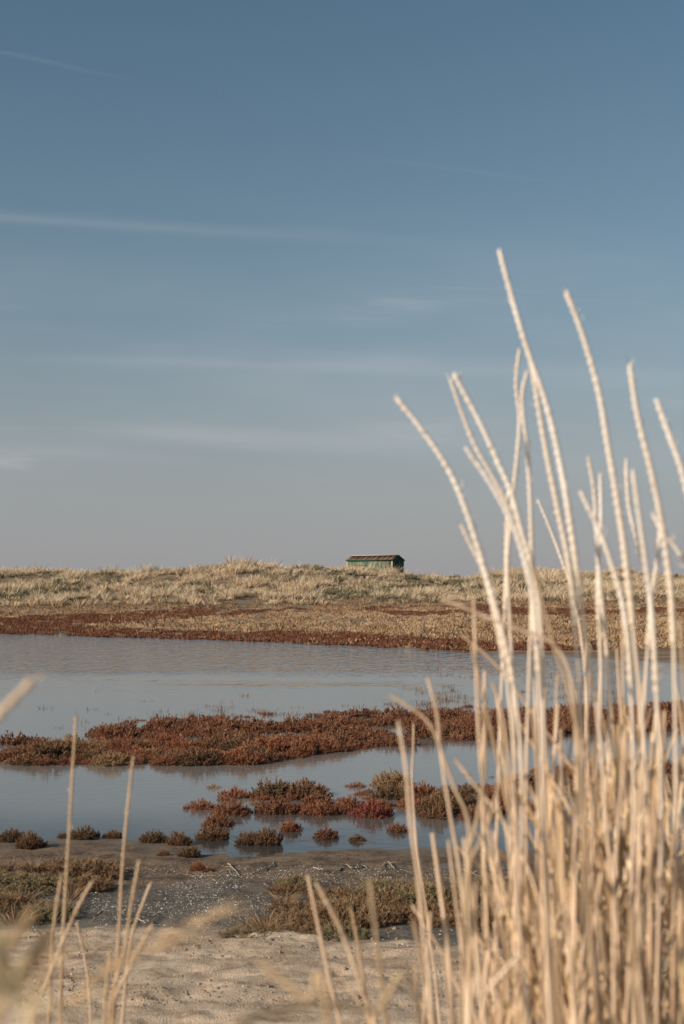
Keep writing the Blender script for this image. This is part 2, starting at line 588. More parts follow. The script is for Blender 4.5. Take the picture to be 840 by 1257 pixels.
# bushes standing singly along the near edge: base point px, py and width in pixels
SHORE = [
    (15, 1032, 30, UMB[0], 'rusty glasswort tuft on the mud at the water edge, leftmost of the shoreline tufts'),
    (38, 1042, 32, UMB[1], 'broad dark tuft just below the leftmost rusty shoreline tuft'),
    (77, 1027, 13, UMB[2], 'tiny dark tuft left of the tall thin stalk, at the water edge'),
    (104, 1029, 32, UMB[0], 'low wide tuft at the water edge just right of the tallest left stalk'),
    (138, 1028, 22, UMB[1], 'small dark tuft at the water edge between the two tall thin left stalks'),
    (189, 1033, 31, UMB[2], 'round dark tuft at the water edge, first one right of the second tall thin stalk'),
    (219, 1037, 29, UMB[0], 'flat-topped dark tuft at the water edge right of the round one'),
    (261, 1029, 36, UMB[1], 'wide double tuft standing half in water below the stacked pair'),
    (268, 1013, 34, RED[2], 'upper tuft of the stacked pair left of the second red island'),
    (305, 1035, 28, UMB[2], 'greenish brown tuft touching its twin at the middle of the shoreline'),
    (329, 1036, 32, UMB[0], 'right twin of the touching brown tufts at the middle of the shoreline'),
    (357, 1019, 25, RED[3], 'small tuft in shallow water above the twin tufts'),
    (401, 1028, 28, RED[0], 'neat round rust tuft alone in shallow water right of the twin tufts'),
    (439, 1032, 18, UMB[1], 'very small tuft alone in shallow water beside the round rust one'),
    (489, 1020, 27, RED[4], 'tuft in shallow water left of the leaning pale stalk, with dark reflection'),
    (232, 1053, 24, UMB[2], 'low brown tuft lying on the mud above the shell bed'),
    (244, 1071, 20, RED[1], 'little reddish tuft on bare mud at the top of the shell bed'),
    (258, 1074, 16, UMB[0], 'smallest reddish tuft on bare mud at the top of the shell bed'),
    (200, 1052, 14, UMB[1], 'thin scrap of dark tuft on the mud below the flat-topped tuft'),
]
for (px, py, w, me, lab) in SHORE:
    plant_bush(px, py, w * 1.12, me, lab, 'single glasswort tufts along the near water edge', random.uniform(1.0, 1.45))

# second red island: bushes that can be told apart
ISLE = [
    (246, 992, 42, RED[0], 'flat red bush at the left tip of the second red island'),
    (288, 978, 44, RED[1], 'tall rounded red bush behind the left tip of the second red island'),
    (284, 999, 46, RED[2], 'red bush at the water edge right of the left tip of the second island'),
    (339, 997, 52, RED[3], 'broad red bush with shaded foot in the front row of the second island'),
    (391, 999, 44, RED[4], 'dark red bush in the front row left of the crimson one'),
    (457, 1001, 50, CRI, 'crimson bush, the reddest one of the second island'),
    (430, 992, 40, RED[0], 'red bush behind and left of the crimson bush'),
    (506, 990, 42, RED[2], 'rust bush right of the crimson bush'),
    (536, 1003, 42, UMB[0], 'dark brown bush at the right front of the second island'),
    (580, 1004, 40, RED[1], 'red bush behind the bent pale stalks at the right front of the island'),
    (262, 967, 26, PAL[0], 'pale straw-coloured bush at the back left of the second island'),
]
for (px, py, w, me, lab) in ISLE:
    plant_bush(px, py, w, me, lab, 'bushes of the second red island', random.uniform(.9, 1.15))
for (px, py, w) in ((214, 972, 11), (231, 971, 13), (248, 945, 12), (287, 944, 12), (335, 946, 14), (375, 946, 13), (452, 937, 12), (410, 953, 12)):
    plant_bush(px, py, w, PAL[px % 2], 'tiny pale sprig standing in the water of the channel between the red islands', 'pale sprigs in the channel', .7)

used = [flat(a[0], a[1]) for a in SHORE + ISLE]
cnt = 0


def free(x, y, d):
    for (a, b) in used:
        if (a - x) ** 2 + (b - y) ** 2 < d * d:
            return False
    return True


# the rest of the second island
tries = 0
while cnt < 96 and tries < 9000:
    tries += 1
    x, y = random.uniform(-1.0, 4.6), random.uniform(10.1, 13.0)
    front = 10.45 + .06 * math.sin(x * 5)
    back = np.interp(x, [-1.0, -.2, .6, 1.6, 4.6], [11.3, 11.9, 12.5, 12.9, 13.4])
    if not (front < y < back) or not free(x, y, .145):
        continue
    if fbm(np.array([x * 1.3]), np.array([y * 1.3]), 61, 2)[0] < -.28:
        continue
    used.append((x, y))
    cnt += 1
    k = random.random()
    me = RED[cnt % 5] if k < .70 else (UMB[cnt % 3] if k < .93 else PAL[0])
    s = random.choice((random.uniform(.35, .7), random.uniform(.7, 1.15)))
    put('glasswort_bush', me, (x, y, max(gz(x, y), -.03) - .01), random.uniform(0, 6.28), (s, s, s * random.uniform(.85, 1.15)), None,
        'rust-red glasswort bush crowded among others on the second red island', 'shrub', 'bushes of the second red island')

# the long red island
isl, tries = [], 0
while tries < 9000:
    tries += 1
    x = random.uniform(-5.2, 6.6)
    f, b = float(np.interp(x, FRONT_X, FRONT_Y)) + .1, float(np.interp(x, BACK_X, BACK_Y))
    f += .35 * float(vnoise(np.array([x * 1.5]), np.array([0.]), 11)[0]) * .7
    y = f + (b - f) * random.random() ** 1.15
    if b - y < .9 and random.random() < .55:
        continue
    gap = float(fbm(np.array([x * 1.15]), np.array([y * 1.5]), 66, 3)[0])
    edge = (y - f) / max(.3, b - f)
    if gap < -.07 - .22 * (edge < .5) + .45 * max(0, edge - .72):
        continue
    if free(x, y, .150):
        used.append((x, y))
        isl.append((x, y))
isl.sort(key=lambda p: p[1])
N_IND = 168
for k, (x, y) in enumerate(isl[:N_IND]):
    q = random.random()
    me = RED[k % 5] if q < .62 else (UMB[k % 3] if q < .86 else PAL[k % 2])
    s = random.choice((random.uniform(.40, .8), random.uniform(.7, 1.05), random.uniform(.9, 1.45)))
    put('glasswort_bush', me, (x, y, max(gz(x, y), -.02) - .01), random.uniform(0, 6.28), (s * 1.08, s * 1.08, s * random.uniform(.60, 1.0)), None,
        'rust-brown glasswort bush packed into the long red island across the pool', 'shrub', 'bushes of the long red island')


def light_bushes(name, pts, scale, mat, stems=34, w=.010, seed=5, hmul=1.0, squash=1.0):
    """many small far bushes as one mesh"""
    r = np.random.RandomState(seed)
    pts = np.asarray(pts)
    n = len(pts)
    z = ground_z(pts[:, 0], pts[:, 1])
    z = np.maximum(z, -.04)
    reps = stems
    az = r.uniform(0, 2 * math.pi, n * reps)
    q = np.sqrt(r.uniform(0, 1, n * reps))
    tilt = q * 1.15
    D = np.stack([np.sin(tilt) * np.cos(az), np.sin(tilt) * np.sin(az), np.cos(tilt) * .9], 1) + r.normal(0, .12, (n * reps, 3))
    D[:, 2] = np.abs(D[:, 2]) + .1
    D = unit(D)
    sc = np.repeat(np.asarray(scale), reps)
    L = sc * r.uniform(.55, 1.1, n * reps) * hmul
    P = np.repeat(np.stack([pts[:, 0], pts[:, 1], z - .02], 1), reps, 0)
    P[:, 0] += .7 * sc * q * np.cos(az)
    P[:, 1] += .7 * sc * q * np.sin(az)
    B = np.zeros_like(P)
    B[:, 2] = .12
    tone = np.clip(np.repeat(r.uniform(.1, .9, n), reps) + r.normal(0, .18, n * reps), 0, 1)
    v, f, a = strips(P, D, L, np.full(n * reps, w) * r.uniform(.7, 1.3, n * reps) * np.clip(sc / .2, .5, 2), B, 2, 2, .4, {'tone': tone}, r)
    a['hz'] = np.clip(a['t'], 0, 1)
    return put(name, quad_mesh(name, v, f, mat, a), kind='stuff')


def cover_bushes(name, pts, scales, mat, seed):
    """the remaining small bushes of the island as one mesh, from three lighter bush shapes"""
    r = np.random.RandomState(seed)
    base = [bush(np.random.RandomState(150 + k), .17, .145, 70, 14, .0058) for k in range(3)]
    parts = []
    for (x, y), sc in zip(pts, scales):
        v, f, a = base[r.randint(3)]
        an = r.uniform(0, 6.28)
        c, q = math.cos(an) * sc, math.sin(an) * sc
        w = np.stack([v[:, 0] * c - v[:, 1] * q + x, v[:, 0] * q + v[:, 1] * c + y,
                      v[:, 2] * sc * r.uniform(.65, 1.05) + max(gz(x, y), -.02) - .01], 1)
        parts.append((w, f, {'tone': np.clip(a['tone'] + r.uniform(-.3, .3), 0, 1), 'hz': a['hz']}))
    v, f, a = merge(parts)
    put(name, quad_mesh(name, v, f, mat, a), kind='stuff')


cov = isl[N_IND:] + [(random.uniform(-9, -5.2), random.uniform(13.3, 15)) for _ in range(40)] + [(random.uniform(6.6, 9), random.uniform(17.6, 20)) for _ in range(40)]
for _ in range(70):
    x = random.uniform(-2.7, 6.0)
    cov.append((x, float(np.interp(x, BACK_X, BACK_Y)) + abs(random.gauss(0, .7))))
cover_bushes('glasswort_cover', cov, np.concatenate([np.random.RandomState(2).uniform(.6, 1.3, len(cov) - 70), np.random.RandomState(3).uniform(.3, .75, 70)]), M_RED, 9)

# sparse sprigs in the far shallow water
pts = []
while len(pts) < 700:
    px, py = random.gauss(640, 150), random.triangular(800, 880, 852)
    if px < 330 + (880 - py) * 1.2 or px > 1000:
        continue
    x, y = flat(px, py)
    if fbm(np.array([x * .8]), np.array([y * .35]), 71, 3)[0] > -.02 and y < far_shore(np.array([x]))[0] - 1:
        pts.append((x, y))
for _ in range(26):
    x, y = flat(random.uniform(20, 330), random.uniform(845, 905))
    pts.append((x, y))
for _ in range(260):
    x = random.uniform(-2.9, 6.0)
    pts.append((x, float(np.interp(x, BACK_X, BACK_Y)) + abs(random.gauss(0, 1.0))))
o = light_bushes('water_sprigs', pts, np.random.RandomState(3).uniform(.05, .11, len(pts)), M_UMBER, 30, .014, 13, 1.0)

# ------------------------------------------------------------------ far shore vegetation and dune grass


def far_field():
    """(pts, kind) on the flat between the far water and the dune"""
    r = np.random.RandomState(77)
    n = 150000
    py = r.uniform(744, 800, n)
    px = r.uniform(-260, 1100, n)
    y = CAM_Z * FPX / (py - HORIZON)
    x = (px - 420) / FPX * y
    ok = (y > far_shore(x) + .1) & (y < 106)
    keep_p = np.clip(.12 + .88 * (y - 35) / 55, 0, 1)        # even spread over the ground
    ok &= r.uniform(0, 1, n) < np.clip(keep_p, .35, 1)
    px, py, x, y = px[ok], py[ok], x[ok], y[ok]
    dsh = CAM_Z * FPX / far_shore(x) + HORIZON                # shoreline row
    a = (dsh - py)                                            # rows above the shoreline
    wob = 2.6 * fbm(px * .02, py * .05, 81, 3) + 1.5 * fbm(px * .07, py * .2, 83, 2)
    a = a + wob
    red = (a < np.interp(px, [0, 90, 130, 300, 420, 640, 840], [11, 9.5, 6, 8.5, 12, 11, 12]))
    b = py + wob
    red |= (np.abs(b - np.interp(px, [0, 90, 250, 420, 500, 600, 840], [769, 766, 761, 757, 762, 763, 764])) < np.interp(px, [-200, 60, 150, 260, 330, 440, 490, 620, 760, 840], [4, 5, 5, 4, .6, .4, 4, 4, 4, 3])) & (fbm(px * .012, py * .1, 87, 2) > -.28)
    red &= r.uniform(0, 1, len(px)) < .82 + .16 * (fbm(px * .03, py * .3, 88, 2) > -.1)
    brown = (~red) & (r.uniform(0, 1, len(px)) < np.where(b < 757, .8, .12 + .5 * (fbm(px * .03, py * .25, 89, 3) > .08)))
    thin = red | (fbm(px * .05, py * .35, 90, 3) + r.normal(0, .15, len(px)) > -.22)
    thin &= ~red | (fbm(px * .04, py * .3, 92, 3) + r.normal(0, .12, len(px)) > -.30)
    x, y, red, brown = x[thin], y[thin], red[thin], brown[thin]
    return x, y, red, brown


fx, fy, fred, fbrown = far_field()
M_FARRED = plant_mat('glasswort_carpet', [(0, (.125, .060, .038)), (.5, (.150, .060, .034)), (1, (.22, .100, .056))])
M_STRAW = plant_mat('marsh_grass', [(0, (.26, .165, .090)), (.45, (.42, .285, .165)), (1, (.58, .42, .26))])
M_HEATH = plant_mat('marsh_heath', [(0, (.15, .095, .055)), (.5, (.27, .165, .095)), (1, (.40, .27, .16))])
r_ = np.random.RandomState(4)
p = np.stack([fx, fy], 1)
light_bushes('glasswort_carpet', p[fred], r_.uniform(.07, .15, fred.sum()), M_FARRED, 11, .060, 21, .85)
st = ~fred & ~fbrown
light_bushes('marsh_grass', p[st], r_.uniform(.05, .13, st.sum()), M_STRAW, 9, .052, 22, .95)
light_bushes('brown_marsh_grass', p[fbrown], r_.uniform(.06, .20, fbrown.sum()), M_HEATH, 9, .050, 23, .95)


def dune_grass():
    r = np.random.RandomState(31)
    n = 26000
    y = r.uniform(96, 158, n)
    x = r.uniform(-1, 1, n) * (y * .40)
    clump = fbm(x * .62, y * .40, 91, 3) + r.normal(0, .12, n)
    ok = (clump > -.06) | (r.uniform(0, 1, n) < .10)
    ok &= (y > 101 + 6 * vnoise(x * .12, y * 0, 92)) | (r.uniform(0, 1, n) < .25)
    x, y, clump = x[ok], y[ok], clump[ok]
    n = len(x)
    z = ground_z(x, y)
    kind = fbm(x * .30 + 40, y * .22, 95, 3) + r.normal(0, .20, n)
    green = kind > .10
    reps = 34
    nn = n * reps
    hgt = .86 * np.where(green, r.uniform(.3, .75, n), r.uniform(.35, .9, n) * np.where(r.uniform(0, 1, n) < .12, 1.5, 1)) * np.where(clump > .15, 1.15, .75)
    hgt = hgt * np.where((np.abs(x - 3.4) < 4.2) & (y > 143) & (y < 150.2), 1.45, 1.0)
    H = np.repeat(hgt, reps)
    az = r.uniform(0, 2 * math.pi, nn)
    q = np.sqrt(r.uniform(0, 1, nn))
    gr = np.repeat(green, reps)
    tilt = q * np.where(gr, .95, .62)
    D = np.stack([np.sin(tilt) * np.cos(az), np.sin(tilt) * np.sin(az), np.cos(tilt)], 1)
    D[:, 0] += .03
    L = H * r.uniform(.6, 1.08, nn)
    rad = np.where(gr, .34, .24) * H
    P = np.repeat(np.stack([x, y, z - .05], 1), reps, 0)
    P[:, 0] += rad * q * np.cos(az)
    P[:, 1] += rad * q * np.sin(az)
    B = np.stack([np.sin(az) * 0 + .05 + .12 * np.cos(az), .12 * np.sin(az), np.full(nn, -.10)], 1)
    tone = np.clip(np.repeat(r.uniform(.05, .95, n), reps) + r.normal(0, .14, nn), 0, 1)
    W = np.where(gr, .046, .032) * r.uniform(.7, 1.3, nn)
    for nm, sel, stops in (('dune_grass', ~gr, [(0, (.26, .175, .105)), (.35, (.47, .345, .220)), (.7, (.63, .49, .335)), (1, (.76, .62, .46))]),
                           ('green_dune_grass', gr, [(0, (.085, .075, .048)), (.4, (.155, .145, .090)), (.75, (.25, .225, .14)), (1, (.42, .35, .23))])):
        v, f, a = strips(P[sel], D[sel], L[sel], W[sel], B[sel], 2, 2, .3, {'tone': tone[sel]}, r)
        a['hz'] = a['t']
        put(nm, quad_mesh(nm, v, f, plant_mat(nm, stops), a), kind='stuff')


dune_grass()

# ------------------------------------------------------------------ hut on the dune


def boxes(name, items, mat, parent, label=None):
    V, F = [], []
    for (a, b) in items:
        o = len(V)
        for zz in (a[2], b[2]):
            V += [(a[0], a[1], zz), (b[0], a[1], zz), (b[0], b[1], zz), (a[0], b[1], zz)]
        F += [(o, o + 3, o + 2, o + 1), (o + 4, o + 5, o + 6, o + 7)] + [(o + k, o + (k + 1) % 4, o + 4 + (k + 1) % 4, o + 4 + k) for k in range(4)]
    return put(name, quad_mesh(name, V, F, mat), parent=parent, label=label)


def build_hut():
    L, W, HW, RH = 5.35, 2.75, 2.0, .46
    th = R(28)
    Yc = 152.0
    base = at(461, 703, Yc)
    zb = at(461, 687.6, Yc).z - HW
    root = put('beach_hut', None, (base.x, Yc, zb), -th, 1.0, None,
               'small green wooden hut with a low brown roof standing alone on the dune ridge', 'hut')

    def paint(name, green, wood, peel):
        m, t, b = material(name, .7, .3)
        obj = t.new('ShaderNodeTexCoord').outputs['Object']
        n = t.noise(t.scaled(obj, (3, 3, .5)), 1.2, 5, .65)
        n2 = t.noise(t.scaled(obj, (1, 1, .25)), .7, 3, .6)
        c = t.mix(t.smooth(t.noise(obj, 2, 3), .3, .7), tuple(.72 * g for g in green), tuple(1.25 * g for g in green))
        c = t.mix(t.smooth(t.math('ADD', n, t.math('MULTIPLY', n2, .6)), peel, peel + .12), c, wood)
        t.set(b.inputs['Base Color'], c)
        return m
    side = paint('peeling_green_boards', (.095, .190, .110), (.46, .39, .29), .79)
    gab = paint('shaded_green_boards', (.020, .075, .055), (.10, .14, .10), 1.05)  # gable ends' shade painted in as a darker green than the long walls
    m_roof, t, b = material('roof_felt', .85, .2)
    obj = t.new('ShaderNodeTexCoord').outputs['Object']
    t.set(b.inputs['Base Color'], t.mix(t.smooth(t.noise(t.scaled(obj, (1, .35, 1)), 2.5, 5, .65), .3, .7), (.085, .050, .032), (.175, .110, .070)))
    m_edge, t, b = material('bleached_timber', .8, .2)
    obj = t.new('ShaderNodeTexCoord').outputs['Object']
    t.set(b.inputs['Base Color'], t.mix(t.noise(obj, 5, 4), (.40, .31, .21), (.58, .47, .34)))
    m_dark, t, b = material('dark_green_trim', .6, .3)
    obj = t.new('ShaderNodeTexCoord').outputs['Object']
    t.set(b.inputs['Base Color'], t.mix(t.noise(obj, 5, 4), (.012, .035, .028), (.030, .060, .045)))
    m_rust, t, b = material('rusty_brown_slats', .8, .2)
    obj = t.new('ShaderNodeTexCoord').outputs['Object']
    t.set(b.inputs['Base Color'], t.mix(t.noise(obj, 6, 4), (.14, .070, .045), (.27, .15, .10)))

    hl, hw = L / 2, W / 2
    # long walls of lapped boards: each board a thin slab, the lower edge proud of the one below
    for sgn in (-1, 1):
        its = []
        nb = 14
        bh = HW / nb
        for k in range(nb):
            y0, y1 = sgn * (hw - .06), sgn * (hw + .006 * (k % 2))
            its.append(((-hl + .05, min(y0, y1), k * bh), (hl - .05, max(y0, y1), (k + 1) * bh - .008)))
        boxes('wall', its, side, root)
    # gable walls with their triangle: vertical boards, alternating depth
    for sgn in (-1, 1):
        V, F = [], []
        nb = 16
        for k in range(nb):
            y0, y1 = -hw + W * k / nb + .004, -hw + W * (k + 1) / nb - .004
            x0, x1 = sgn * (hl - .07), sgn * (hl + .010 * (k % 2))
            h0, h1 = HW + RH * (1 - abs(y0) / hw) - .02, HW + RH * (1 - abs(y1) / hw) - .02
            o = len(V)
            V += [(x0, y0, 0), (x1, y0, 0), (x1, y1, 0), (x0, y1, 0), (x0, y0, h0), (x1, y0, h0), (x1, y1, h1), (x0, y1, h1)]
            F += [(o, o + 3, o + 2, o + 1), (o + 4, o + 5, o + 6, o + 7)] + [(o + j, o + (j + 1) % 4, o + 4 + (j + 1) % 4, o + 4 + j) for j in range(4)]
        put('gable_wall', quad_mesh('gable_wall', V, F, gab), parent=root)
    # roof: two slopes with overhang and thickness, each its own slab, felt laps as low ribs
    ov, ox, tk = .14, .12, .045
    for sgn in (-1, 1):
        V, F = [], []
        n = 9
        sl = RH / hw
        for k in range(n):
            x0, x1 = -hl - ox + (L + 2 * ox) * k / n, -hl - ox + (L + 2 * ox) * (k + 1) / n
            lift = .012 * (k % 2)
            y0, y1 = sgn * .002, sgn * (hw + ov)
            z0, z1 = HW + RH + lift, HW - sl * ov + lift
            o = len(V)
            V += [(x0, y0, z0), (x1, y0, z0), (x1, y1, z1), (x0, y1, z1), (x0, y0, z0 + tk), (x1, y0, z0 + tk), (x1, y1, z1 + tk), (x0, y1, z1 + tk)]
            F += [(o, o + 3, o + 2, o + 1), (o + 4, o + 5, o + 6, o + 7)] + [(o + j, o + (j + 1) % 4, o + 4 + (j + 1) % 4, o + 4 + j) for j in range(4)]
        put('roof_slope', quad_mesh('roof_slope', V, F, m_roof), parent=root)
        boxes('eaves_board', [((-hl - ox + .02, min(sgn * (hw + ov), sgn * (hw + ov + .025)), HW - sl * ov - .05), (hl + ox - .02, max(sgn * (hw + ov), sgn * (hw + ov + .025)), HW - sl * ov + .05))], m_dark, root)
    boxes('ridge_cap', [((-hl - ox - .01, -.11, HW + RH + tk - .02), (hl + ox + .01, .11, HW + RH + tk + .05))], m_edge, root)
    for sx in (-1, 1):
        for sy in (-1, 1):
            cx, cy = sx * (hl - .02), sy * (hw - .02)
            boxes('corner_post', [((cx - .06, cy - .06, 0), (cx + .06, cy + .06, HW - .03))], m_edge, root)
    sh = boxes('shutter', [((-hl + .45 + .30 * k, -hw - .045, 1.05), (-hl + .45 + .30 * k + .22, -hw - .014, 1.52)) for k in range(6)], m_rust, root, 'reddish brown slatted shutter low on the long wall')
    boxes('shutter_rail', [((-hl + .40, -hw - .075, z), (-hl + 2.25, -hw - .048, z + .07)) for z in (1.10, 1.40)], m_rust, sh)
    boxes('door', [((hl + .014, -.45, .05), (hl + .045, .45, 1.9))], m_dark, root)
    boxes('foundation', [((-hl + .1, -hw + .1, -1.2), (hl - .1, hw - .1, -.005))], m_dark, root)


build_hut()

# ------------------------------------------------------------------ low shrubs, shells and twigs on the near mud
PUR = []
for k in range(4):
    rr = np.random.RandomState(200 + k)
    v, f, a = bush(rr, .20, .105, 210, 13, .0030, 1.1, .25)
    PUR.append(quad_mesh('saltmarsh_shrub', v, f, M_GREEN if k < 3 else M_BROWNS, a))


def dry_tuft(seed, n=90, h=.10):
    r = np.random.RandomState(seed)
    az, q = r.uniform(0, 6.28, n), np.sqrt(r.uniform(0, 1, n))
    P = np.stack([.05 * q * np.cos(az), .05 * q * np.sin(az), np.zeros(n)], 1)
    D = np.stack([np.cos(az) * q * .9, np.sin(az) * q * .9, np.ones(n)], 1)
    B = np.stack([np.cos(az) * .25, np.sin(az) * .25, -.2 * np.ones(n)], 1)
    v, f, a = strips(P, unit(D), h * r.uniform(.5, 1.1, n), np.full(n, .0032), B, 3, 2, .2, {'tone': r.uniform(0, 1, n)}, r)
    a['hz'] = a['t']
    return quad_mesh('dry_grass_tuft', v, f, M_HEATH, a)


TUFT = [dry_tuft(300 + k) for k in range(3)]


def shrub_patch(region, n, mind, labels, group, scale=(.6, 1.15)):
    got, k = [], 0
    while len(got) < n and k < 8000:
        k += 1
        px, py = random.uniform(region[0], region[2]), random.uniform(region[1], region[3])
        if not region[4](px, py):
            continue
        x, y = flat(px, py, .06)
        if all((a - x) ** 2 + (b - y) ** 2 > mind ** 2 for a, b in got):
            got.append((x, y))
            i = len(got)
            if random.random() < .38:
                put('dry_grass_tuft', TUFT[i % 3], (x, y, gz(x, y) - .005), random.uniform(0, 6), random.uniform(.7, 1.2), None, labels[1], 'grass tuft', group + ', dry tufts')
            else:
                s = random.uniform(*scale)
                put('saltmarsh_shrub', PUR[i % 4] if random.random() < .58 else PUR[3], (x, y, gz(x, y) - .01), random.uniform(0, 6), (s, s, s * random.uniform(.5, 1.0)), None, labels[0], 'shrub', group)


shrub_patch((-130, 1058, 118, 1135, lambda a, b: a < 118 - max(0, (b - 1085)) * 1.1 and b > 1056 + a * .05), 34, .125,
            ('low grey-green and brown saltmarsh shrub in the patch at the left edge of the mud', 'dry brown grass tuft in the shrub patch at the left edge of the mud'), 'shrubs of the left patch')
shrub_patch((345, 1082, 690, 1138, lambda a, b: b > 1082 and (b < 1118 or 378 < a < 545 or a > 590) and fbm(np.array([a * .02]), np.array([b * .045]), 140, 2)[0] > -.15), 38, .12,
            ('low olive saltmarsh shrub in the wide patch in the middle of the mud', 'dry brown grass tuft in the wide shrub patch in the middle of the mud'), 'shrubs of the middle patch', (.5, .95))
shrub_patch((300, 1125, 430, 1160, lambda a, b: abs(b - 1150) < 12 + (a - 300) * .08), 15, .10,
            ('low dark olive shrub at the sandy front edge of the middle patch', 'dry tuft at the sandy front edge of the middle patch'), 'shrubs of the front fringe', (.4, .7))

# scraps of dead plant litter on the mud
lit = []
for _ in range(1500):
    px, py = random.uniform(-100, 940), random.triangular(1040, 1150, 1062)
    lit.append(flat(px, py, .05))
for _ in range(260):
    lit.append(flat(random.uniform(-60, 900), random.uniform(1150, 1262), .08))
light_bushes('mud_litter', lit, np.random.RandomState(8).uniform(.006, .024, len(lit)), M_BROWNS, 9, .016, 33, 1.0)


def shell_mesh(seed, broken=False):
    """ribbed cockle valve lying convex side up"""
    r = np.random.RandomState(seed)
    na, nr = 15, 5
    V, F = [], []
    for side in (0, 1):
        for i in range(nr + 1):
            q = i / nr
            for j in range(na):
                a = math.pi * (-.08 + 1.16 * j / (na - 1))
                rr = q * (.5 + .10 * math.sin(a)) * (1 - (.03 if j % 2 else 0) * q)
                if broken and j > 9:
                    rr *= .62 + .1 * r.rand()
                z = .27 * math.sqrt(max(0, 1 - q ** 2.2)) - side * .03
                V.append((rr * math.cos(a), rr * math.sin(a) * 1.0 - .15 * (1 - q), z))
    S = (nr + 1) * na
    for side in (0, 1):
        for i in range(nr):
            for j in range(na - 1):
                q = [side * S + i * na + j, side * S + i * na + j + 1, side * S + (i + 1) * na + j + 1, side * S + (i + 1) * na + j]
                F.append(q if side == 0 else q[::-1])
    for j in range(na - 1):
        F.append([nr * na + j, nr * na + j + 1, S + nr * na + j + 1, S + nr * na + j])
    return np.array(V), np.array(F)


m_shell, t, b = material('shell', .5, .4)
rnd = t.new('ShaderNodeObjectInfo').outputs['Random']
t.set(b.inputs['Base Color'], t.ramp(rnd, [(0, (.30, .24, .18)), (.30, (.60, .54, .46)), (.7, (.78, .73, .66)), (1, (.86, .83, .78))]))
SHV = [shell_mesh(1), shell_mesh(2, True), shell_mesh(3)]
SHM = [quad_mesh('cockle_shell', v, f, m_shell, None, True) for v, f in SHV]
spots = []
for _ in range(5200):
    q = random.random()
    if q < .46:
        px, py = random.uniform(112, 372), random.gauss(1095, 21)
        if py > 1142 or py < 1062:
            continue
    elif q < .82:
        px, py = random.uniform(40, 620), random.triangular(1046, 1085, 1060)
    elif q < .93:
        px, py = random.uniform(40, 640), random.uniform(1095, 1150)
        if 300 < px < 560:
            continue
    else:
        px, py = random.uniform(0, 620), random.uniform(1150, 1257)
        if random.random() < .4:
            continue
    x, y = flat(px, py, .07)
    if fbm(np.array([x * 4]), np.array([y * 3]), 101, 3)[0] < -.22:
        continue
    spots.append((x, y, random.uniform(.0035, .008) * (1.5 if random.random() < .14 else 1) if py < 1150 else random.uniform(.004, .009), py))
for px, py in ((480, 1171), (487, 1172), (495, 1170), (502, 1172), (508, 1174), (524, 1179), (462, 1170), (366, 1130), (318, 1182), (305, 1190)):
    x, y = flat(px, py, .07)
    spots.append((x, y, .014, py))
spots.sort(key=lambda s: -s[2] / s[1])
for i, (x, y, s, py) in enumerate(spots[:260]):
    lab = ('white cockle shell lying among many on the grey mud of the shell bed', 'shells on the shell bed') if py < 1150 else ('small white shell lying on the pale sand', 'shells on the sand')
    o = put('cockle_shell', SHM[i % 3], (x, y, gz(x, y) - s * .08), random.uniform(0, 6.28), s, None, lab[0], 'shell', lab[1])
    o.rotation_euler = (random.gauss(0, .25), random.gauss(0, .25), random.uniform(0, 6.28))
V, F, off = [], [], 0
for (x, y, s, py) in spots[260:]:
    v, f = SHV[random.randrange(3)]
    a = random.uniform(0, 6.28)
    rot = np.array(Matrix.Rotation(a, 3, 'Z') @ Matrix.Rotation(random.gauss(0, .2), 3, 'X'))
    V.append(v @ rot.T * s * .72 + np.array([x, y, gz(x, y) + .001]))
    F.append(f + off)
    off += len(v)
put('shell_fragments', quad_mesh('shell_fragments', np.concatenate(V), np.concatenate(F), m_shell, None, True), kind='stuff')


def spline(pts, n):
    """Catmull-Rom through points, n samples, with parameter 0..1 by length"""
    P = np.array(pts, float)
    P = np.vstack([2 * P[0] - P[1], P, 2 * P[-1] - P[-2]])
    out = []
    for i in range(1, len(P) - 2):
        m = 12
        for k in range(m):
            s = k / m
            a, b, c, d = P[i - 1], P[i], P[i + 1], P[i + 2]
            out.append(.5 * ((2 * b) + (-a + c) * s + (2 * a - 5 * b + 4 * c - d) * s * s + (-a + 3 * b - 3 * c + d) * s ** 3))
    out.append(P[-2])
    out = np.array(out)
    ln = np.concatenate([[0], np.cumsum(np.linalg.norm(np.diff(out, axis=0), axis=1))])
    q = np.linspace(0, ln[-1], n)
    return np.stack([np.interp(q, ln, out[:, k]) for k in range(3)], 1), ln[-1]


def tube(C, rad, sides=6):
    C, rad = np.asarray(C), np.asarray(rad)
    T = np.gradient(C, axis=0)
    T /= np.linalg.norm(T, axis=1, keepdims=True)
    ref = np.array([.31, .93, .2])
    S = np.cross(T, ref)
    S /= np.linalg.norm(S, axis=1, keepdims=True)
    U = np.cross(T, S)
    an = np.arange(sides) * 2 * math.pi / sides
    V = C[:, None] + (S[:, None] * np.cos(an)[None, :, None] + U[:, None] * np.sin(an)[None, :, None]) * rad[:, None, None]
    n = len(C)
    i = np.arange(n - 1)[:, None] * sides
    j = np.arange(sides)[None]
    j2 = (j + 1) % sides
    F = np.stack([i + j, i + j2, i + sides + j2, i + sides + j], -1).reshape(-1, 4)
    return V.reshape(-1, 3), F, {'t': np.repeat(np.linspace(0, 1, n), sides)}


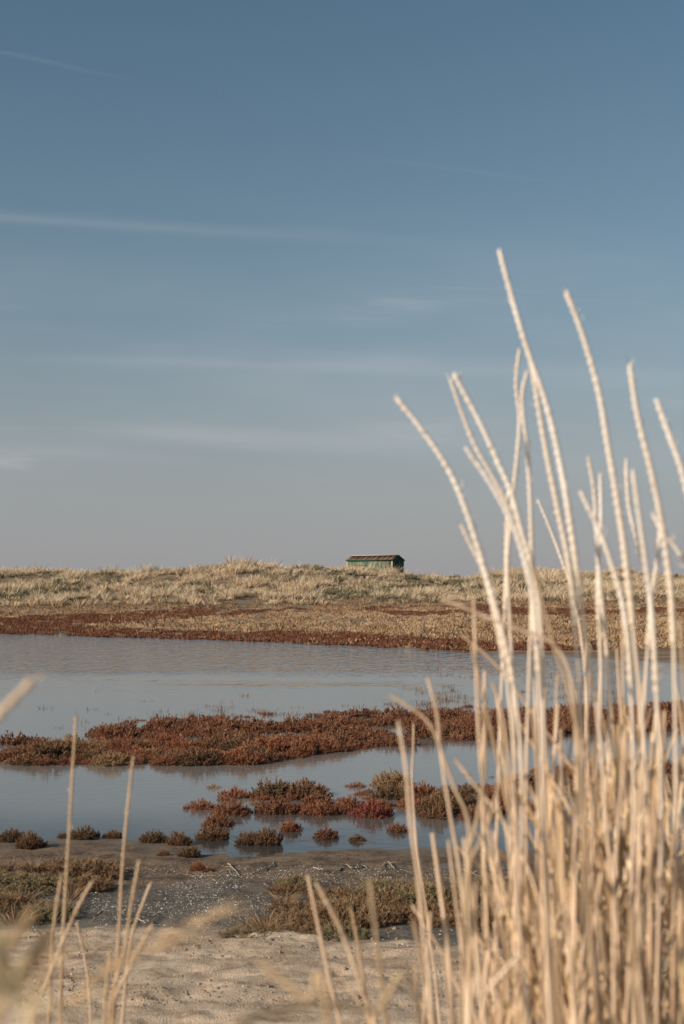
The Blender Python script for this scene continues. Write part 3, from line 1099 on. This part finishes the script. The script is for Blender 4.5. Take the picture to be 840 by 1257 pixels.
m_twig, t, b = material('driftwood', .8, .2)
obj = t.new('ShaderNodeTexCoord').outputs['Object']
t.set(b.inputs['Base Color'], t.mix(t.noise(obj, 60, 4), (.26, .21, .155), (.52, .46, .38)))
TW = [([(415, 1060), (424, 1053), (434, 1058), (442, 1049), (452, 1052)], 'crooked white twig lying on mud above the middle shrub patch'),
      ([(310, 1066), (322, 1060), (334, 1052), (337, 1045)], 'thin bent twig on the mud left of the crooked white twig'),
      ([(280, 1048), (287, 1058), (293, 1064)], 'short pale twig standing askew on mud below the twin tufts'),
      ([(60, 1122), (82, 1112), (96, 1114), (110, 1108)], 'pale twig at the foot of the left shrub patch'),
      ([(160, 1133), (170, 1128), (180, 1133), (198, 1122)], 'forked white twig at the lower edge of the shell bed'),
      ([(118, 1120), (130, 1112), (136, 1108)], 'small white twig left of the shell bed'),
      ([(378, 1146), (386, 1142), (390, 1150), (396, 1140)], 'curled white twig among the fringe of dark olive shrubs'),
      ([(385, 1056), (395, 1062), (405, 1060)], 'thin grey twig on the mud at the top of the middle shrub patch'),
      ([(470, 1052), (476, 1047), (484, 1056)], 'bent grey twig on mud below the tuft with the dark reflection'),
      ([(560, 1068), (572, 1061), (590, 1066)], 'pale twig on the mud behind the leaning stalks')]
for pts, lab in TW:
    Q = []
    for k, (px, py) in enumerate(pts):
        x, y = flat(px, py, .07)
        Q.append((x, y, gz(x, y) + (.004 if k in (0, len(pts) - 1) else .011)))
    c, ln = spline(Q, 18)
    c += np.random.RandomState(int(pts[0][0])).normal(0, .0022, c.shape)
    o0 = c[0].copy()
    v, f, a = tube(c - o0, np.linspace(.0042, .0018, 18), 5)
    parts = [(v, f, a)]
    mid = c[9] - o0
    end = mid + np.array([random.uniform(-.05, .05), random.uniform(-.03, .05), .004])
    cc, _ = spline([mid, (mid + end) / 2 + np.array([.006, 0, .006]), end], 8)
    parts.append(tube(cc, np.linspace(.0026, .001, 8), 5))
    v, f, a = merge(parts)
    put('twig', quad_mesh('twig', v, f, m_twig, a, True), tuple(o0), label=lab, cat='twig', group='twigs washed up on the mud')

# little clods on the mud and sand
rr = np.random.RandomState(55)
V, F, off = [], [], 0
bm_u = []
for i in range(5):
    for j in range(8):
        a, e = j * math.pi / 4, -math.pi / 2 + math.pi * i / 4
        bm_u.append((math.cos(e) * math.cos(a), math.cos(e) * math.sin(a), math.sin(e)))
bm_u = np.array(bm_u)
bf = np.array([[i * 8 + j, i * 8 + (j + 1) % 8, (i + 1) * 8 + (j + 1) % 8, (i + 1) * 8 + j] for i in range(4) for j in range(8)])
for _ in range(4200):
    px = rr.uniform(-80, 900)
    py = rr.choice([rr.uniform(1050, 1160), rr.uniform(1150, 1262)])
    x, y = flat(px, py, .08)
    if fbm(np.array([x * 3]), np.array([y * 5]), 111, 3)[0] < .02:
        continue
    s = rr.uniform(.002, .0055) * (1.8 if rr.rand() < .10 else 1)
    V.append(bm_u * s * rr.uniform(.6, 1.3, 3) * np.array([1.2, 1.2, .7]) + rr.normal(0, s * .13, bm_u.shape) + np.array([x, y, gz(x, y) + s * .2]))
    F.append(bf + off)
    off += 40
m_clod, t, b = material('clod', .9, .2)
obj = t.new('ShaderNodeTexCoord').outputs['Object']
t.set(b.inputs['Base Color'], t.ramp(t.noise(obj, 8, 3), [(.3, (.16, .12, .085)), (.55, (.33, .25, .18)), (.75, (.55, .44, .34))]))
put('mud_crumbs', quad_mesh('mud_crumbs', np.concatenate(V), np.concatenate(F), m_clod), kind='stuff')

# ------------------------------------------------------------------ tall dry grass stalks close to the camera


def stalk_mat(name, lo, hi, dark, tips=None):
    m, t, b = material(name, .65, .25)
    obj = t.new('ShaderNodeTexCoord').outputs['Object']
    rnd = t.new('ShaderNodeObjectInfo').outputs['Random']
    n = t.noise(t.scaled(obj, (90, 90, 14)), 1.0, 4, .6)
    n2 = t.noise(t.scaled(obj, (4, 4, 4)), 1.0, 2)
    c = t.mix(t.smooth(n, .3, .72), lo, hi)
    c = t.mix(t.smooth(n2, .58, .75, 0, .55), c, dark)
    c = t.mix(t.math('MULTIPLY', rnd, .48), c, dark)
    if tips:
        c = t.mix(t.smooth(t.attr('t'), tips[0], tips[1]), tips[2], c) if tips[3] else t.mix(t.smooth(t.attr('t'), tips[0], tips[1]), c, tips[2])
    t.set(b.inputs['Base Color'], c)
    return m


M_STALK = stalk_mat('dry_stalk', (.58, .41, .275), (.80, .61, .44), (.42, .26, .14), (.66, 1.0, (.76, .64, .53), False))
M_SPIKE = stalk_mat('bleached_spike', (.74, .66, .58), (.90, .84, .78), (.60, .48, .36), (0.0, .45, (.76, .64, .51), True))
M_TAN = stalk_mat('tan_stalk', (.64, .46, .315), (.87, .68, .51), (.38, .235, .135))
M_TANSPIKE = stalk_mat('tan_spike', (.50, .36, .23), (.72, .56, .40), (.40, .26, .14))
M_BLADE = stalk_mat('dry_blade', (.52, .35, .19), (.74, .55, .34), (.36, .235, .11))
M_DARKST = stalk_mat('weathered_shaded_stalk', (.42, .29, .18), (.56, .42, .28), (.26, .17, .10))  # also carries the thicket's shade as a darker stalk colour


def spike_geo(c, r0, seed):
    """beaded rachis with alternating empty husks"""
    r = np.random.RandomState(seed)
    n = len(c)
    ph = np.arange(n)
    rad = r0 * (1.0 - .25 * np.linspace(0, 1, n)) * (1 + (.17 + .08 * np.sin(ph * .13 + seed)) * np.sin(ph * math.pi / 2 + .9 * np.sin(ph * .21 + seed))) * r.uniform(.90, 1.10, n)
    rad[-3:] *= (.85, .6, .2)
    cc = c + np.stack([np.cos(ph * math.pi / 2), np.zeros(n), np.zeros(n)], 1) * r0 * .16
    m = int(n * .5)
    idx = r.randint(0, n - 2, m)
    D = unit(unit(np.gradient(cc, axis=0)[idx]) + r.normal(0, .30, (m, 3)))
    husk = strips(cc[idx], D, r.uniform(.004, .011, m), np.full(m, r0 * .7), np.zeros((m, 3)), 1, 2, .25, None, r)
    husk[2]['t'] = np.repeat(idx / n, 4)
    return merge([tube(cc, rad, 7), husk])


def blade_geo(p0, p1, sag, w, n=9):
    mid = (np.array(p0) + np.array(p1)) / 2 + np.array(sag)
    c, ln = spline([p0, mid, p1], n)
    q = np.linspace(0, 1, n)
    T = np.gradient(c, axis=0)
    S = np.cross(T, np.array([.3, 1, .2]))
    S /= np.linalg.norm(S, axis=1, keepdims=True)
    U = np.cross(T, S)
    U /= np.linalg.norm(U, axis=1, keepdims=True)
    hw = (w * .5 * (1 - .9 * q ** 2))[:, None]
    V = np.stack([c - S * hw + U * hw * .5, c, c + S * hw + U * hw * .5], 1).reshape(-1, 3)   # folded along the midrib
    i = np.arange(n - 1)[:, None] * 3
    j = np.arange(2)[None]
    F = np.stack([i + j, i + j + 1, i + 3 + j + 1, i + 3 + j], -1).reshape(-1, 4)
    return V, F


def stalk(pix, dist, label, group, spike=0.0, w0=.0042, w1=.0030, mat=None, root=None, lean=.05, spike_r=.0031, blade=None, seed=0, plume=False, smat=None):
    """one dry stalk: pixel path from its tip downwards at a distance, continued down to its root in the ground.
    dist may be a pair (tip, lower end)"""
    d0, d1 = dist if isinstance(dist, tuple) else (dist, dist)
    n = len(pix)
    pts = [np.array(at(px, py, d0 + (d1 - d0) * k / max(1, n - 1))) for k, (px, py) in enumerate(pix)]
    last, prev = pts[-1], pts[-2]
    if root is None:
        dirn = last - prev
        dirn = dirn / max(1e-6, abs(dirn[2]))
        h = last[2] - gz(last[0], last[1])
        rx = last[0] + float(np.clip(dirn[0], -.16, .16)) * h * .8
        ry = last[1] + float(np.clip(dirn[1], -.10, .10)) * h
    else:
        rx, ry = root
    rz = gz(rx, ry) - .01
    g = np.array([rx, ry, rz])
    if last[2] - rz > .12:
        pts.append((last * .42 + g * .58) + np.array([(last[0] - rx) * .22, 0, 0]))
    pts.append(g)
    pts = pts[::-1]                              # root to tip
    c, ln = spline(pts, 90)
    c = c - g
    q = np.linspace(0, 1, 90)
    ns = int(round(90 * (1 - spike))) if spike else 90
    rad = .5 * (w0 + (w1 - w0) * q)
    node = np.zeros(90)
    for k in range(1, 7):
        node += np.exp(-((q - k / 7.3) * 60) ** 2)
    rad = rad * (1 + .28 * node)
    cs = c[:ns]
    v, f, a = tube(cs, rad[:ns] * np.where(np.arange(ns) > ns - 2, .8, 1), 7)
    me = quad_mesh('grass_stalk', v, f, mat or M_STALK, a, True)
    o = put('grass_stalk', me, tuple(g), label=label, cat='grass stalk', group=group)
    if spike and not plume:
        seg = c[ns - 1:]
        m = max(12, int(ln * spike / .0019))
        cc, _ = spline(seg[::max(1, len(seg) // 14)].tolist() + [seg[-1].tolist()] if len(seg) > 16 else seg.tolist(), m)
        v, f, a = spike_geo(cc, spike_r, seed + int(pix[0][0]))
        put('seed_spike', quad_mesh('seed_spike', v, f, smat or M_SPIKE, a, True), parent=o)
    if plume:
        seg = c[ns - 1:]
        r = np.random.RandomState(seed)
        m = 115
        idx = r.randint(0, len(seg) - 1, m)
        P = seg[idx]
        T = np.gradient(seg, axis=0)[idx]
        D = unit(unit(T) + r.normal(0, .16, (m, 3)))
        v, f, a = strips(P, D, r.uniform(.014, .034, m), np.full(m, .0009), np.zeros((m, 3)), 2, 2, .2, {'tone': r.uniform(0, 1, m)}, r)
        put('plume', quad_mesh('plume', v, f, M_BLADE, a), parent=o)
    for (q0, dx, dy, dz, sag) in (blade or []):
        p0 = c[int(q0 * (ns - 1))]
        v, f = blade_geo(p0, p0 + np.array([dx, dy, dz]), (dx * .1, 0, sag), .0062)
        put('leaf_blade', quad_mesh('leaf_blade', v, f, M_BLADE, None, True), parent=o)
    return o


GT = 'tall dry stalks that rise above the dune into the sky'
TALL = [
    ([(613, 306), (630, 370), (648, 430), (672, 500), (690, 580), (703, 660), (711, 724), (722, 800), (737, 904), (745, 1021), (756, 1110), (761, 1257)], 1.25, .42, 'tallest dry stalk of all, its bleached knobbly tip highest against the sky'),
    ([(647, 425), (655, 460), (668, 540), (684, 620), (698, 690), (705, 760), (712, 860), (716, 1000), (712, 1257)], 1.32, .36, 'bleached stalk that splits off just under the tallest one and runs beside it'),
    ([(695, 357), (715, 410), (735, 480), (747, 550), (762, 640), (772, 720), (780, 800), (790, 900), (797, 1040), (800, 1257)], 1.22, .40, 'second tallest bleached stalk, right of the tallest one'),
    ([(773, 447), (783, 510), (800, 580), (812, 640), (823, 720), (828, 820), (830, 1000), (826, 1257)], 1.20, .34, 'tall bleached stalk near the right edge, third from the right edge at its tip'),
    ([(806, 490), (822, 535), (838, 580), (852, 650), (858, 760), (862, 1000), (860, 1257)], 1.18, .34, 'tall bleached stalk leaving the picture at its right edge'),
    ([(486, 487), (520, 530), (550, 575), (570, 620), (585, 665), (600, 715), (618, 780), (632, 850), (640, 930), (640, 1050), (634, 1257)], 1.28, .40, 'leftmost tall bleached stalk, arching to the left beside the hut'),
    ([(557, 458), (590, 520), (615, 575), (628, 605), (640, 650), (654, 700), (664, 770), (668, 900), (672, 1257)], 1.30, .36, 'right one of two parallel bleached stalks leaning left together'),
    ([(553, 466), (580, 540), (605, 585), (625, 625), (640, 665), (652, 720), (656, 800), (660, 1000), (655, 1257)], 1.36, .36, 'left one of two parallel bleached stalks leaning left together'),
    ([(572, 550), (600, 590), (625, 635), (642, 680), (655, 740), (662, 840), (668, 1000), (680, 1257)], 1.22, .30, 'shorter stalk leaning left just below the two parallel ones'),
    ([(638, 428), (634, 470), (638, 520), (632, 590), (626, 650), (623, 700), (627, 780), (632, 900), (628, 1050), (622, 1257)], 1.45, .34, 'upright wavy stalk standing behind the tallest one'),
    ([(648, 455), (641, 490), (648, 560), (652, 640), (653, 720), (650, 820), (646, 1000), (650, 1257)], 1.40, .30, 'upright stalk that crosses the wavy one under its tip'),
    ([(565, 642), (580, 672), (593, 700), (606, 750), (622, 830), (632, 950), (640, 1257)], 1.34, .22, 'short leaning stalk tip close beside the leftmost tall stalk'),
    ([(722, 560), (729, 600), (733, 660), (737, 720), (746, 820), (750, 1000), (742, 1257)], 1.42, .26, 'slender stalk tip between the two tallest stalks, upright'),
    ([(712, 602), (735, 650), (750, 690), (765, 745), (774, 830), (778, 1000), (770, 1257)], 1.24, .26, 'slender stalk leaning left across the upright tip between the two tallest'),
    ([(737, 580), (738, 640), (734, 720), (738, 840), (732, 1000), (728, 1257)], 1.5, .24, 'faint upright stalk touching the slender leaning one'),
    ([(769, 562), (772, 620), (784, 670), (795, 720), (803, 830), (808, 1000), (812, 1257)], 1.45, .26, 'faint blurred stalk left of the pair below the right hand tall stalk'),
    ([(777, 576), (783, 620), (791, 680), (800, 750), (806, 850), (812, 1000), (806, 1257)], 1.18, .28, 'bright short stalk beneath the third tall stalk near the right edge'),
    ([(800, 628), (815, 655), (835, 680), (850, 720), (864, 850), (870, 1257)], 1.3, .2, 'thin tip bent to the left at the right edge above the dune'),
    ([(812, 620), (808, 680), (800, 740), (792, 850), (786, 1000), (780, 1257)], 1.4, .22, 'thin stalk leaning right at the right edge, crossing the bent tip'),
    ([(624, 600), (622, 660), (621, 720), (618, 800), (612, 950), (606, 1257)], 1.6, .2, 'thin straight stalk seen between the leftmost tall stalk and the wavy one'),
    ([(660, 612), (676, 650), (694, 700), (712, 770), (722, 900), (728, 1257)], 2.0, .15, 'very faint thin stalk slanting behind the tall ones'),
]
for k, (pix, d, sp, lab) in enumerate(TALL):
    stalk(pix, d, lab, GT, spike=sp * .62, seed=k, spike_r=.0028 if k < 7 else .0023, w0=.0038, w1=.0028, blade=[(.28, random.uniform(-.05, .05), random.uniform(-.05, .05), .22, .02)] if k % 3 == 0 else None)

GL = 'bent and broken stalks at the left side of the thicket'
SIDE = [
    ([(542, 736), (575, 748), (608, 762), (645, 776), (677, 788), (700, 830), (708, 930), (704, 1257)], 1.2, 0, 'broken stalk bent over nearly level at the foot of the dune', M_STALK),
    ([(651, 690), (664, 733), (679, 788), (690, 823), (703, 861), (711, 930), (716, 1050), (722, 1257)], 1.1, 0, 'darker thick stalk curving through the middle of the thicket', M_DARKST),
    ([(565, 778), (592, 800), (621, 829), (650, 870), (690, 925), (730, 1000), (760, 1257)], 1.45, 0, 'thin stalk slanting down from the far shore into the thicket', M_STALK),
    ([(489, 885), (494, 915), (499, 947), (504, 1010), (514, 1081), (521, 1162), (530, 1257)], 1.15, 0, 'single pale stalk standing clear to the left of the thicket', M_STALK),
    ([(525, 832), (536, 874), (542, 930), (552, 995), (563, 1060), (569, 1121), (572, 1257)], 1.3, 0, 'pale stalk with thin tip behind the curved one left of the thicket', M_STALK),
    ([(478, 853), (500, 866), (523, 883), (536, 905), (546, 935), (560, 972), (575, 1010), (577, 1100), (574, 1257)], 1.2, 0, 'stalk curving over to the left like a crook, left of the thicket', M_STALK),
    ([(592, 866), (596, 904), (594, 956), (585, 1010), (573, 1070), (566, 1257)], 1.15, 0, 'smooth curved stalk rising to the right beside the thicket, tip over the red island', M_DARKST),
    ([(617, 905), (613, 956), (606, 990), (590, 1035), (575, 1075), (580, 1257)], 1.1, 0, 'pale thick branch forking right from the curved stalk', M_DARKST),
    ([(559, 932), (583, 964), (609, 996), (628, 1025), (660, 1100), (690, 1257)], 1.25, 0, 'stalk slanting down to the right across the second red island', M_STALK),
    ([(604, 838), (613, 861), (620, 895), (628, 970), (640, 1100), (644, 1257)], 1.35, 0, 'short upright stalk at the left flank of the thicket over the water', M_STALK),
    ([(508, 888), (507, 930), (506, 960), (512, 1040), (524, 1120), (540, 1257)], 2.0, 0, 'faint grey stalk behind the single pale stalk', M_STALK),
    ([(606, 1020), (612, 1060), (620, 1110), (606, 1150), (590, 1257)], 1.3, 0, 'broken elbow-shaped stalk left of the thicket base', M_STALK),
    ([(556, 1030), (575, 1060), (582, 1110), (588, 1170), (594, 1257)], 1.6, 0, 'thin stalk stub behind the curved pair at the thicket base', M_STALK),
    ([(505, 1110), (525, 1140), (548, 1180), (568, 1225), (585, 1257)], 1.4, 0, 'short slanting stalk low down at the left of the thicket', M_STALK),
    ([(640, 1170), (612, 1200), (590, 1228), (575, 1257)], .9, 0, 'pale blurred stalk slanting low over the sand at the thicket foot', M_STALK),
    ([(387, 1081), (417, 1138), (438, 1194), (454, 1243), (462, 1275)], 1.2, .3, 'thin pale stalk leaning left over the middle shrub patch', M_STALK),
    ([(431, 1115), (437, 1145), (442, 1174), (450, 1230), (455, 1275)], 1.5, .3, 'thin upright stalk behind the leaning one in front of the middle shrub patch', M_STALK),
    ([(290, 1262), (312, 1250), (353, 1238), (401, 1233), (460, 1243), (520, 1275)], (.62, .70), 0, 'blurred pale stalk arching low along the bottom of the sand', M_BLADE),
    ([(318, 1180), (348, 1204), (381, 1234), (405, 1280)], .62, 0, 'faint blurred straw slanting over the sand in the centre', M_BLADE),
]
for k, (pix, d, sp, lab, mm) in enumerate(SIDE):
    stalk(pix, d, lab, GL, spike=sp, mat=M_TAN if mm is M_STALK else mm, seed=50 + k, w0=.0034, w1=.0026, spike_r=.0021, smat=M_TANSPIKE)

GF = 'thin stalks at the left of the sand'
LEFT = [
    ([(93.5, 879), (89, 952), (86, 1006), (81, 1088), (77, 1159), (75, 1220), (74, 1270)], 1.7, .42, 'tallest straight thin stalk at the left, crossing the near water'),
    ([(164, 929), (157, 991), (150, 1070), (146, 1152), (140, 1257)], 1.7, .40, 'second tall thin stalk at the left, leaning a little right'),
    ([(171, 1056), (162, 1106), (154, 1159), (143, 1206), (132, 1260)], 1.55, .40, 'shorter stalk just right of the second tall thin stalk'),
    ([(113.5, 1082), (96, 1113), (79, 1152), (64, 1190), (54, 1216), (40, 1265)], 1.5, .35, 'stalk leaning strongly right across the foot of the tallest thin stalk'),
    ([(76, 1073), (68, 1123), (64, 1177), (60, 1265)], 1.6, .30, 'short brown stalk left of the tallest thin stalk'),
    ([(188, 1134), (168, 1170), (150, 1210), (136, 1260)], 1.4, .35, 'short stalk leaning right near the sand edge'),
    ([(135, 1165), (132, 1200), (128, 1265)], 1.5, .35, 'short dark stub beside the leaning stalks on the sand'),
    ([(186, 1082), (172, 1118), (160, 1160), (150, 1265)], 1.9, .3, 'faint stalk behind the second tall thin stalk'),
    ([(94, 1130), (102, 1165), (108, 1200), (112, 1265)], 2.0, .2, 'faint thin stub right of the tallest thin stalk'),
]
for k, (pix, d, sp, lab) in enumerate(LEFT):
    stalk(pix, d, lab, GF, spike=sp, mat=M_TAN, seed=80 + k, w0=.0034, w1=.0028, spike_r=.0020, smat=M_TANSPIKE)
stalk([(291, 1107), (250, 1128), (196, 1154), (132, 1192), (71, 1236), (40, 1275)], (.55, .62), 'blurred feathery stalk leaning far right over the shell bed', GF, spike=.42, plume=True, seed=3)
stalk([(43, 832), (14, 862), (-8, 886), (-40, 930), (-60, 1010), (-70, 1257)], .62, 'thick blurred stalk tip entering from the left edge over the water', GF, spike=.2, seed=5, spike_r=.0022, w0=.003, w1=.0024, smat=M_TANSPIKE)
stalk([(34, 1132), (10, 1158), (-15, 1190), (-30, 1257)], .45, 'very blurred stalk tip low at the left edge', GF, spike=.2, seed=6, smat=M_BLADE, mat=M_BLADE)
stalk([(60, 1140), (48, 1165), (30, 1190), (5, 1225), (-15, 1290)], .46, 'very blurred pale tip just right of the low left edge one', GF, spike=.25, seed=9, smat=M_BLADE, mat=M_BLADE)


def feather_weed(px, py, d, seed, label):
    """yellowish dry weed with a feathery head"""
    top = np.array(at(px, py, d))
    g = np.array([top[0] - .02, top[1], 0])
    g[2] = gz(g[0], g[1]) - .01
    c, ln = spline([g, (g + top) / 2 + np.array([.012, 0, 0]), top], 30)
    v, f, a = tube(c - g, np.linspace(.0024, .0012, 30), 5)
    root = put('feather_weed', quad_mesh('stem', v, f, M_STALK, a, True), tuple(g), label=label, cat='weed', group='dry weeds at the lower left corner')
    r = np.random.RandomState(seed)
    m = 150
    q = r.uniform(.80, 1, m)
    P = np.stack([np.interp(q, np.linspace(0, 1, 30), (c - g)[:, k]) for k in range(3)], 1)
    D = unit(np.stack([r.normal(0, .5, m), r.normal(0, .5, m), np.full(m, .9)], 1))
    v, f, a = strips(P, D, r.uniform(.008, .022, m), np.full(m, .0022), np.zeros((m, 3)), 2, 2, .4, {'tone': r.uniform(0, 1, m)}, r)
    a['hz'] = a['t']
    put('flower_head', quad_mesh('flower_head', v, f, M_WEED, a), parent=root)


M_WEED = plant_mat('dry_weed', [(0, (.48, .35, .17)), (.5, (.68, .53, .30)), (1, (.82, .70, .48))])
feather_weed(-8, 1165, .40, 1, 'yellowish feathery weed blurred in the lower left corner, the taller one')
feather_weed(14, 1222, .38, 2, 'yellowish feathery weed blurred in the lower left corner, the shorter one')

# ------------------------------------------------------------------ the thicket at the right
VAR = []
for k in range(8):
    r = np.random.RandomState(400 + k)
    h = 1.0
    pts = [(0, 0, 0)]
    dx, dy = r.normal(0, .010), r.normal(0, .010)
    cur = np.zeros(3)
    for j in range(6):
        cur = cur + np.array([dx + r.normal(0, .006), dy + r.normal(0, .006), h / 6])
        dx += r.normal(0, .006)
        pts.append(tuple(cur))
    c, ln = spline(pts, 50)
    q = np.linspace(0, 1, 50)
    rad = .0024 - .0008 * q
    for j in range(1, 6):
        rad = rad * (1 + .25 * np.exp(-((q - j / 6) * 45) ** 2))
    v, f, a = tube(c, rad, 6)
    me = quad_mesh('grass_stalk', v, f, M_TAN if k % 3 else M_DARKST, a, True)  # some variants darker: shade among the stalks put into their colour
    p0 = c[22 + k]
    s = -1 if k % 2 else 1
    v, f = blade_geo(p0, p0 + np.array([s * r.uniform(.02, .13), r.uniform(-.1, .1), r.uniform(.16, .30)]), (s * .02, 0, .05), .0075)
    bl = quad_mesh('leaf_blade', v, f, M_BLADE, None, True)
    VAR.append((me, bl))


def thicket(n, reg, label, group, seed):
    r = random.Random(seed)
    for k in range(n):
        px = r.triangular(reg[0], reg[1], reg[2])
        d = r.uniform(*reg[3])
        top = r.uniform(*reg[4])
        p = at(px, top, d)
        bx, by = p.x + r.gauss(0, .02), d + r.gauss(0, .03)
        z0 = gz(bx, by) - .01
        h = max(.25, p.z - z0)
        me, bl = VAR[r.randrange(8)]
        th = r.uniform(.6, 1.05)
        o = put('grass_stalk', me, (bx, by, z0), r.uniform(0, 6.28), (th, th, h), None, label, 'grass stalk', group)
        o.rotation_euler = (r.gauss(0, .03), r.gauss(-.02, .035), r.uniform(0, 6.28))
        if r.random() < .75:
            put('leaf_blade', bl, parent=o)


GD = 'dry stalks of the dense thicket'
thicket(13, (615, 870, 760, (1.0, 1.5), (720, 920)), 'tan dry stalk standing upright in the dense thicket at the right', GD, 1)
thicket(36, (632, 880, 770, (.95, 1.6), (930, 1130)), 'shorter tan stalk inside the dense thicket at the right', GD, 2)
thicket(42, (608, 880, 760, (.95, 1.6), (1040, 1230)), 'low broken stalk near the foot of the dense thicket at the right', GD, 3)
thicket(44, (618, 870, 770, (1.15, 1.9), (760, 980)), 'slender pale stalk among the thicker ones of the thicket at the right', GD, 6)
thicket(12, (560, 640, 610, (1.2, 1.6), (1050, 1220)), 'low broken stalk near the left foot of the dense thicket', GD, 4)

# fine dead leaves filling the thicket
rr = np.random.RandomState(66)
n = 650
px = rr.triangular(590, 760, 900, n)
d = rr.uniform(1.25, 2.0, n)
py = rr.uniform(1040, 1480, n) + np.clip(680 - px, 0, 90) * 2.2
P = np.array([at(a, b, c) for a, b, c in zip(px, py, d)])
P[:, 2] = np.maximum(P[:, 2], ground_z(P[:, 0], P[:, 1]))
D = unit(np.stack([rr.normal(0, .33, n), rr.normal(0, .33, n), np.ones(n)], 1))
B = rr.normal(0, .25, (n, 3))
v, f, a = strips(P, D, rr.uniform(.06, .19, n), rr.uniform(.003, .007, n), B, 5, 2, .2, {'tone': rr.uniform(0, 1, n)}, rr)
m_litter, t, b = material('dead_leaves', .8, .15)
t.set(b.inputs['Base Color'], t.ramp(t.attr('tone'), [(0, (.34, .225, .12)), (.5, (.58, .41, .25)), (1, (.80, .62, .43))]))
put('dead_leaves', quad_mesh('dead_leaves', v, f, m_litter, a), kind='stuff')
